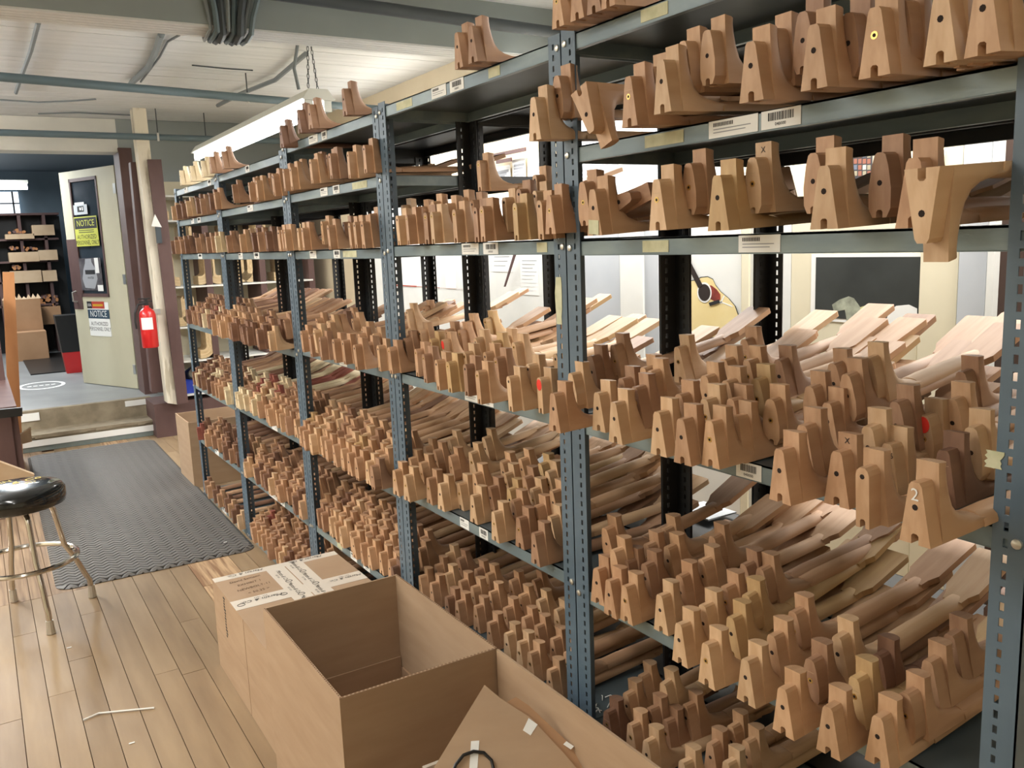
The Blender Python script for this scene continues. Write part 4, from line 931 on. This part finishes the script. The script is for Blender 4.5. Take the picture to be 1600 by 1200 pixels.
# shreds and papers on the sixth shelf
mb = MB()
for i in range(9):
    p = onZ(930+rnd.random()*45, 1085+rnd.random()*30, SZ[0][6]+.002); a_ = rnd.random()*PI; q_ = Vector((math.cos(a_), math.sin(a_), 0))*.012
    mb.tube([p-q_, p+Vector((.003, .002, .004)), p+q_], .0012, paper, 4)
tag(mb.build('packing_shreds'), 'white curly packing shreds on the sixth shelf beside the post', 'packing shreds', kind='stuff')
p = onZ(1090, 800, SZ[0][5]+.03); tag(MB().box((p.x-.03, p.y-.07, p.z), (p.x+.07, p.y+.05, p.z+.004), greywh).build('plastic_pouch'), 'pale grey plastic pouch behind the dark rear post on the fifth shelf', 'pouch')

# ------------------------------------------------------------------ bar stool
S = Vector((-1.009, 3.941, 0)); so = empty('bar_stool', S); tag(so, 'chrome bar stool with round black padded seat at left edge', 'stool')
HS = .565
MB().lathe([(0, HS-.085), (.162, HS-.090), (.180, HS-.082), (.185, HS-.06), (.183, HS-.03), (.170, HS-.012), (.12, HS-.003), (.05, HS+.001), (0, HS+.001)], vinyl, 40).build('seat', so, smooth=60)
MB().lathe([(0, HS-.10), (.11, HS-.10), (.11, HS-.084), (0, HS-.084)], chrome, 24).build('seat_plate', so)
mb = MB()
TMs = frameM((0, 0, HS+.0022), (.93, .37, 0), (-.37, .93, 0))
text(mb, '& Co', .055, yellow, TMs @ Matrix.Translation((.055, .02, .0)), shear=.3); text(mb, 'EST 1833', .028, yellow, TMs @ Matrix.Translation((.02, -.03, .0))); text(mb, 'MARTIN', .045, yellow, TMs @ Matrix.Translation((-.06, .07, .0)))
mb.build('seat_lettering', so)
FT = [(-.954, 3.709), (-.772, 4.012), (-1.064, 4.173), (-1.246, 3.870)]
for fx, fy in FT:
    d_ = Vector((fx-S.x, fy-S.y, 0)); dn_ = d_.normalized()
    at = lambda r_, z_: dn_*r_+Vector((0, 0, z_))
    MB().tube([at(.06, HS-.098), at(.105, HS-.100), at(.125, HS-.115), at(.135, HS-.14), at(.160, .27), at(.195, .20), at(.205, .175), at(d_.length*.93, .11), at(d_.length*.985, .085), at(d_.length, .02)], .0115, chrome, 10).build('leg', so, smooth=True)
    lg = so.children[-1]
    MB().tube([at(d_.length, .055), at(d_.length, .002)], [.0135, .0175], zinc, 10).build('foot_cap', lg)
MB().tube([(.197*math.cos(2*PI*i/48), .197*math.sin(2*PI*i/48), .245) for i in range(49)], .0105, chrome, 8, cap=False).build('foot_ring', so, smooth=True)

# ------------------------------------------------------------------ bench at the left edge
wb = empty('workbench', (-1.1, 6.2, 0)); tag(wb, 'edge of a dark wooden workbench at the left edge by the steps', 'workbench')
wl = wb.location
def wpart(a, b_, m_, nm): mb = MB(); mb.box(tuple(Vector(a)-wl), tuple(Vector(b_)-wl), m_); return mb.build(nm, wb)
wpart((-1.6, 5.6, .60), (-.925, 7.1, .64), brownp, 'bench_top'); wpart((-.96, 5.62, 0), (-.925, 7.08, .60), brownp, 'side_panel'); wpart((-1.6, 5.6, .0), (-.96, 5.63, .6), brownp, 'front_panel'); wpart((-.985, 6.9, .64), (-.94, 7.1, 1.25), brownp, 'upright')
q = lambda x, y: onY(x, y, 7.2)
o = MB().loft([[(p.x, 7.2, p.z) for p in (q(16, 722), q(36, 712), q(22, 425), q(4, 425))], [(p.x, 7.24, p.z) for p in (q(16, 722), q(36, 712), q(22, 425), q(4, 425))]], orangew).build('wooden_post'); tag(o, 'orange brown wooden post rising beside the left end of the steps', 'post')
def bitY(L_, Y, dep, m_, nm, lab, cat):
    pts = [onY(x, y, Y) for x, y in L_]; tag(MB().loft([pts, [p+Vector((0, dep, 0)) for p in pts]], m_).build(nm), lab, cat)
bitY([(-20, 642), (35, 637), (35, 650), (-20, 656)], 5.5, .03, blackp, 'black_bar', 'black metal bar sticking out over the left bench', 'bar')
cl = empty('clamp_rack', onY(10, 700, 5.75)); tag(cl, 'cluster of black clamps hanging at the left edge', 'clamps')
for k in range(9):
    p = onY(2+rnd.random()*22, 668+rnd.random()*46, 5.7+rnd.random()*.1)-cl.location
    MB().box((p.x-.02, p.y, p.z-.012), (p.x+.02, p.y+.03, p.z+.012), blackp).tube([p+Vector((0, .0, -.05)), p+Vector((0, .0, .05))], .006, darkcab, 6).build('clamp', cl)
bitY([(14, 690), (48, 668), (50, 690), (12, 700)], 5.9, .03, boxpale, 'wood_offcut', 'pale wood offcut leaning by the black clamps at left', 'wood offcut')
bitY([(-10, 742), (0, 722), (54, 742), (48, 756), (0, 756)], 5.2, .05, boxpale, 'cardboard_scrap', 'tan cardboard scrap behind the stool seat', 'cardboard')
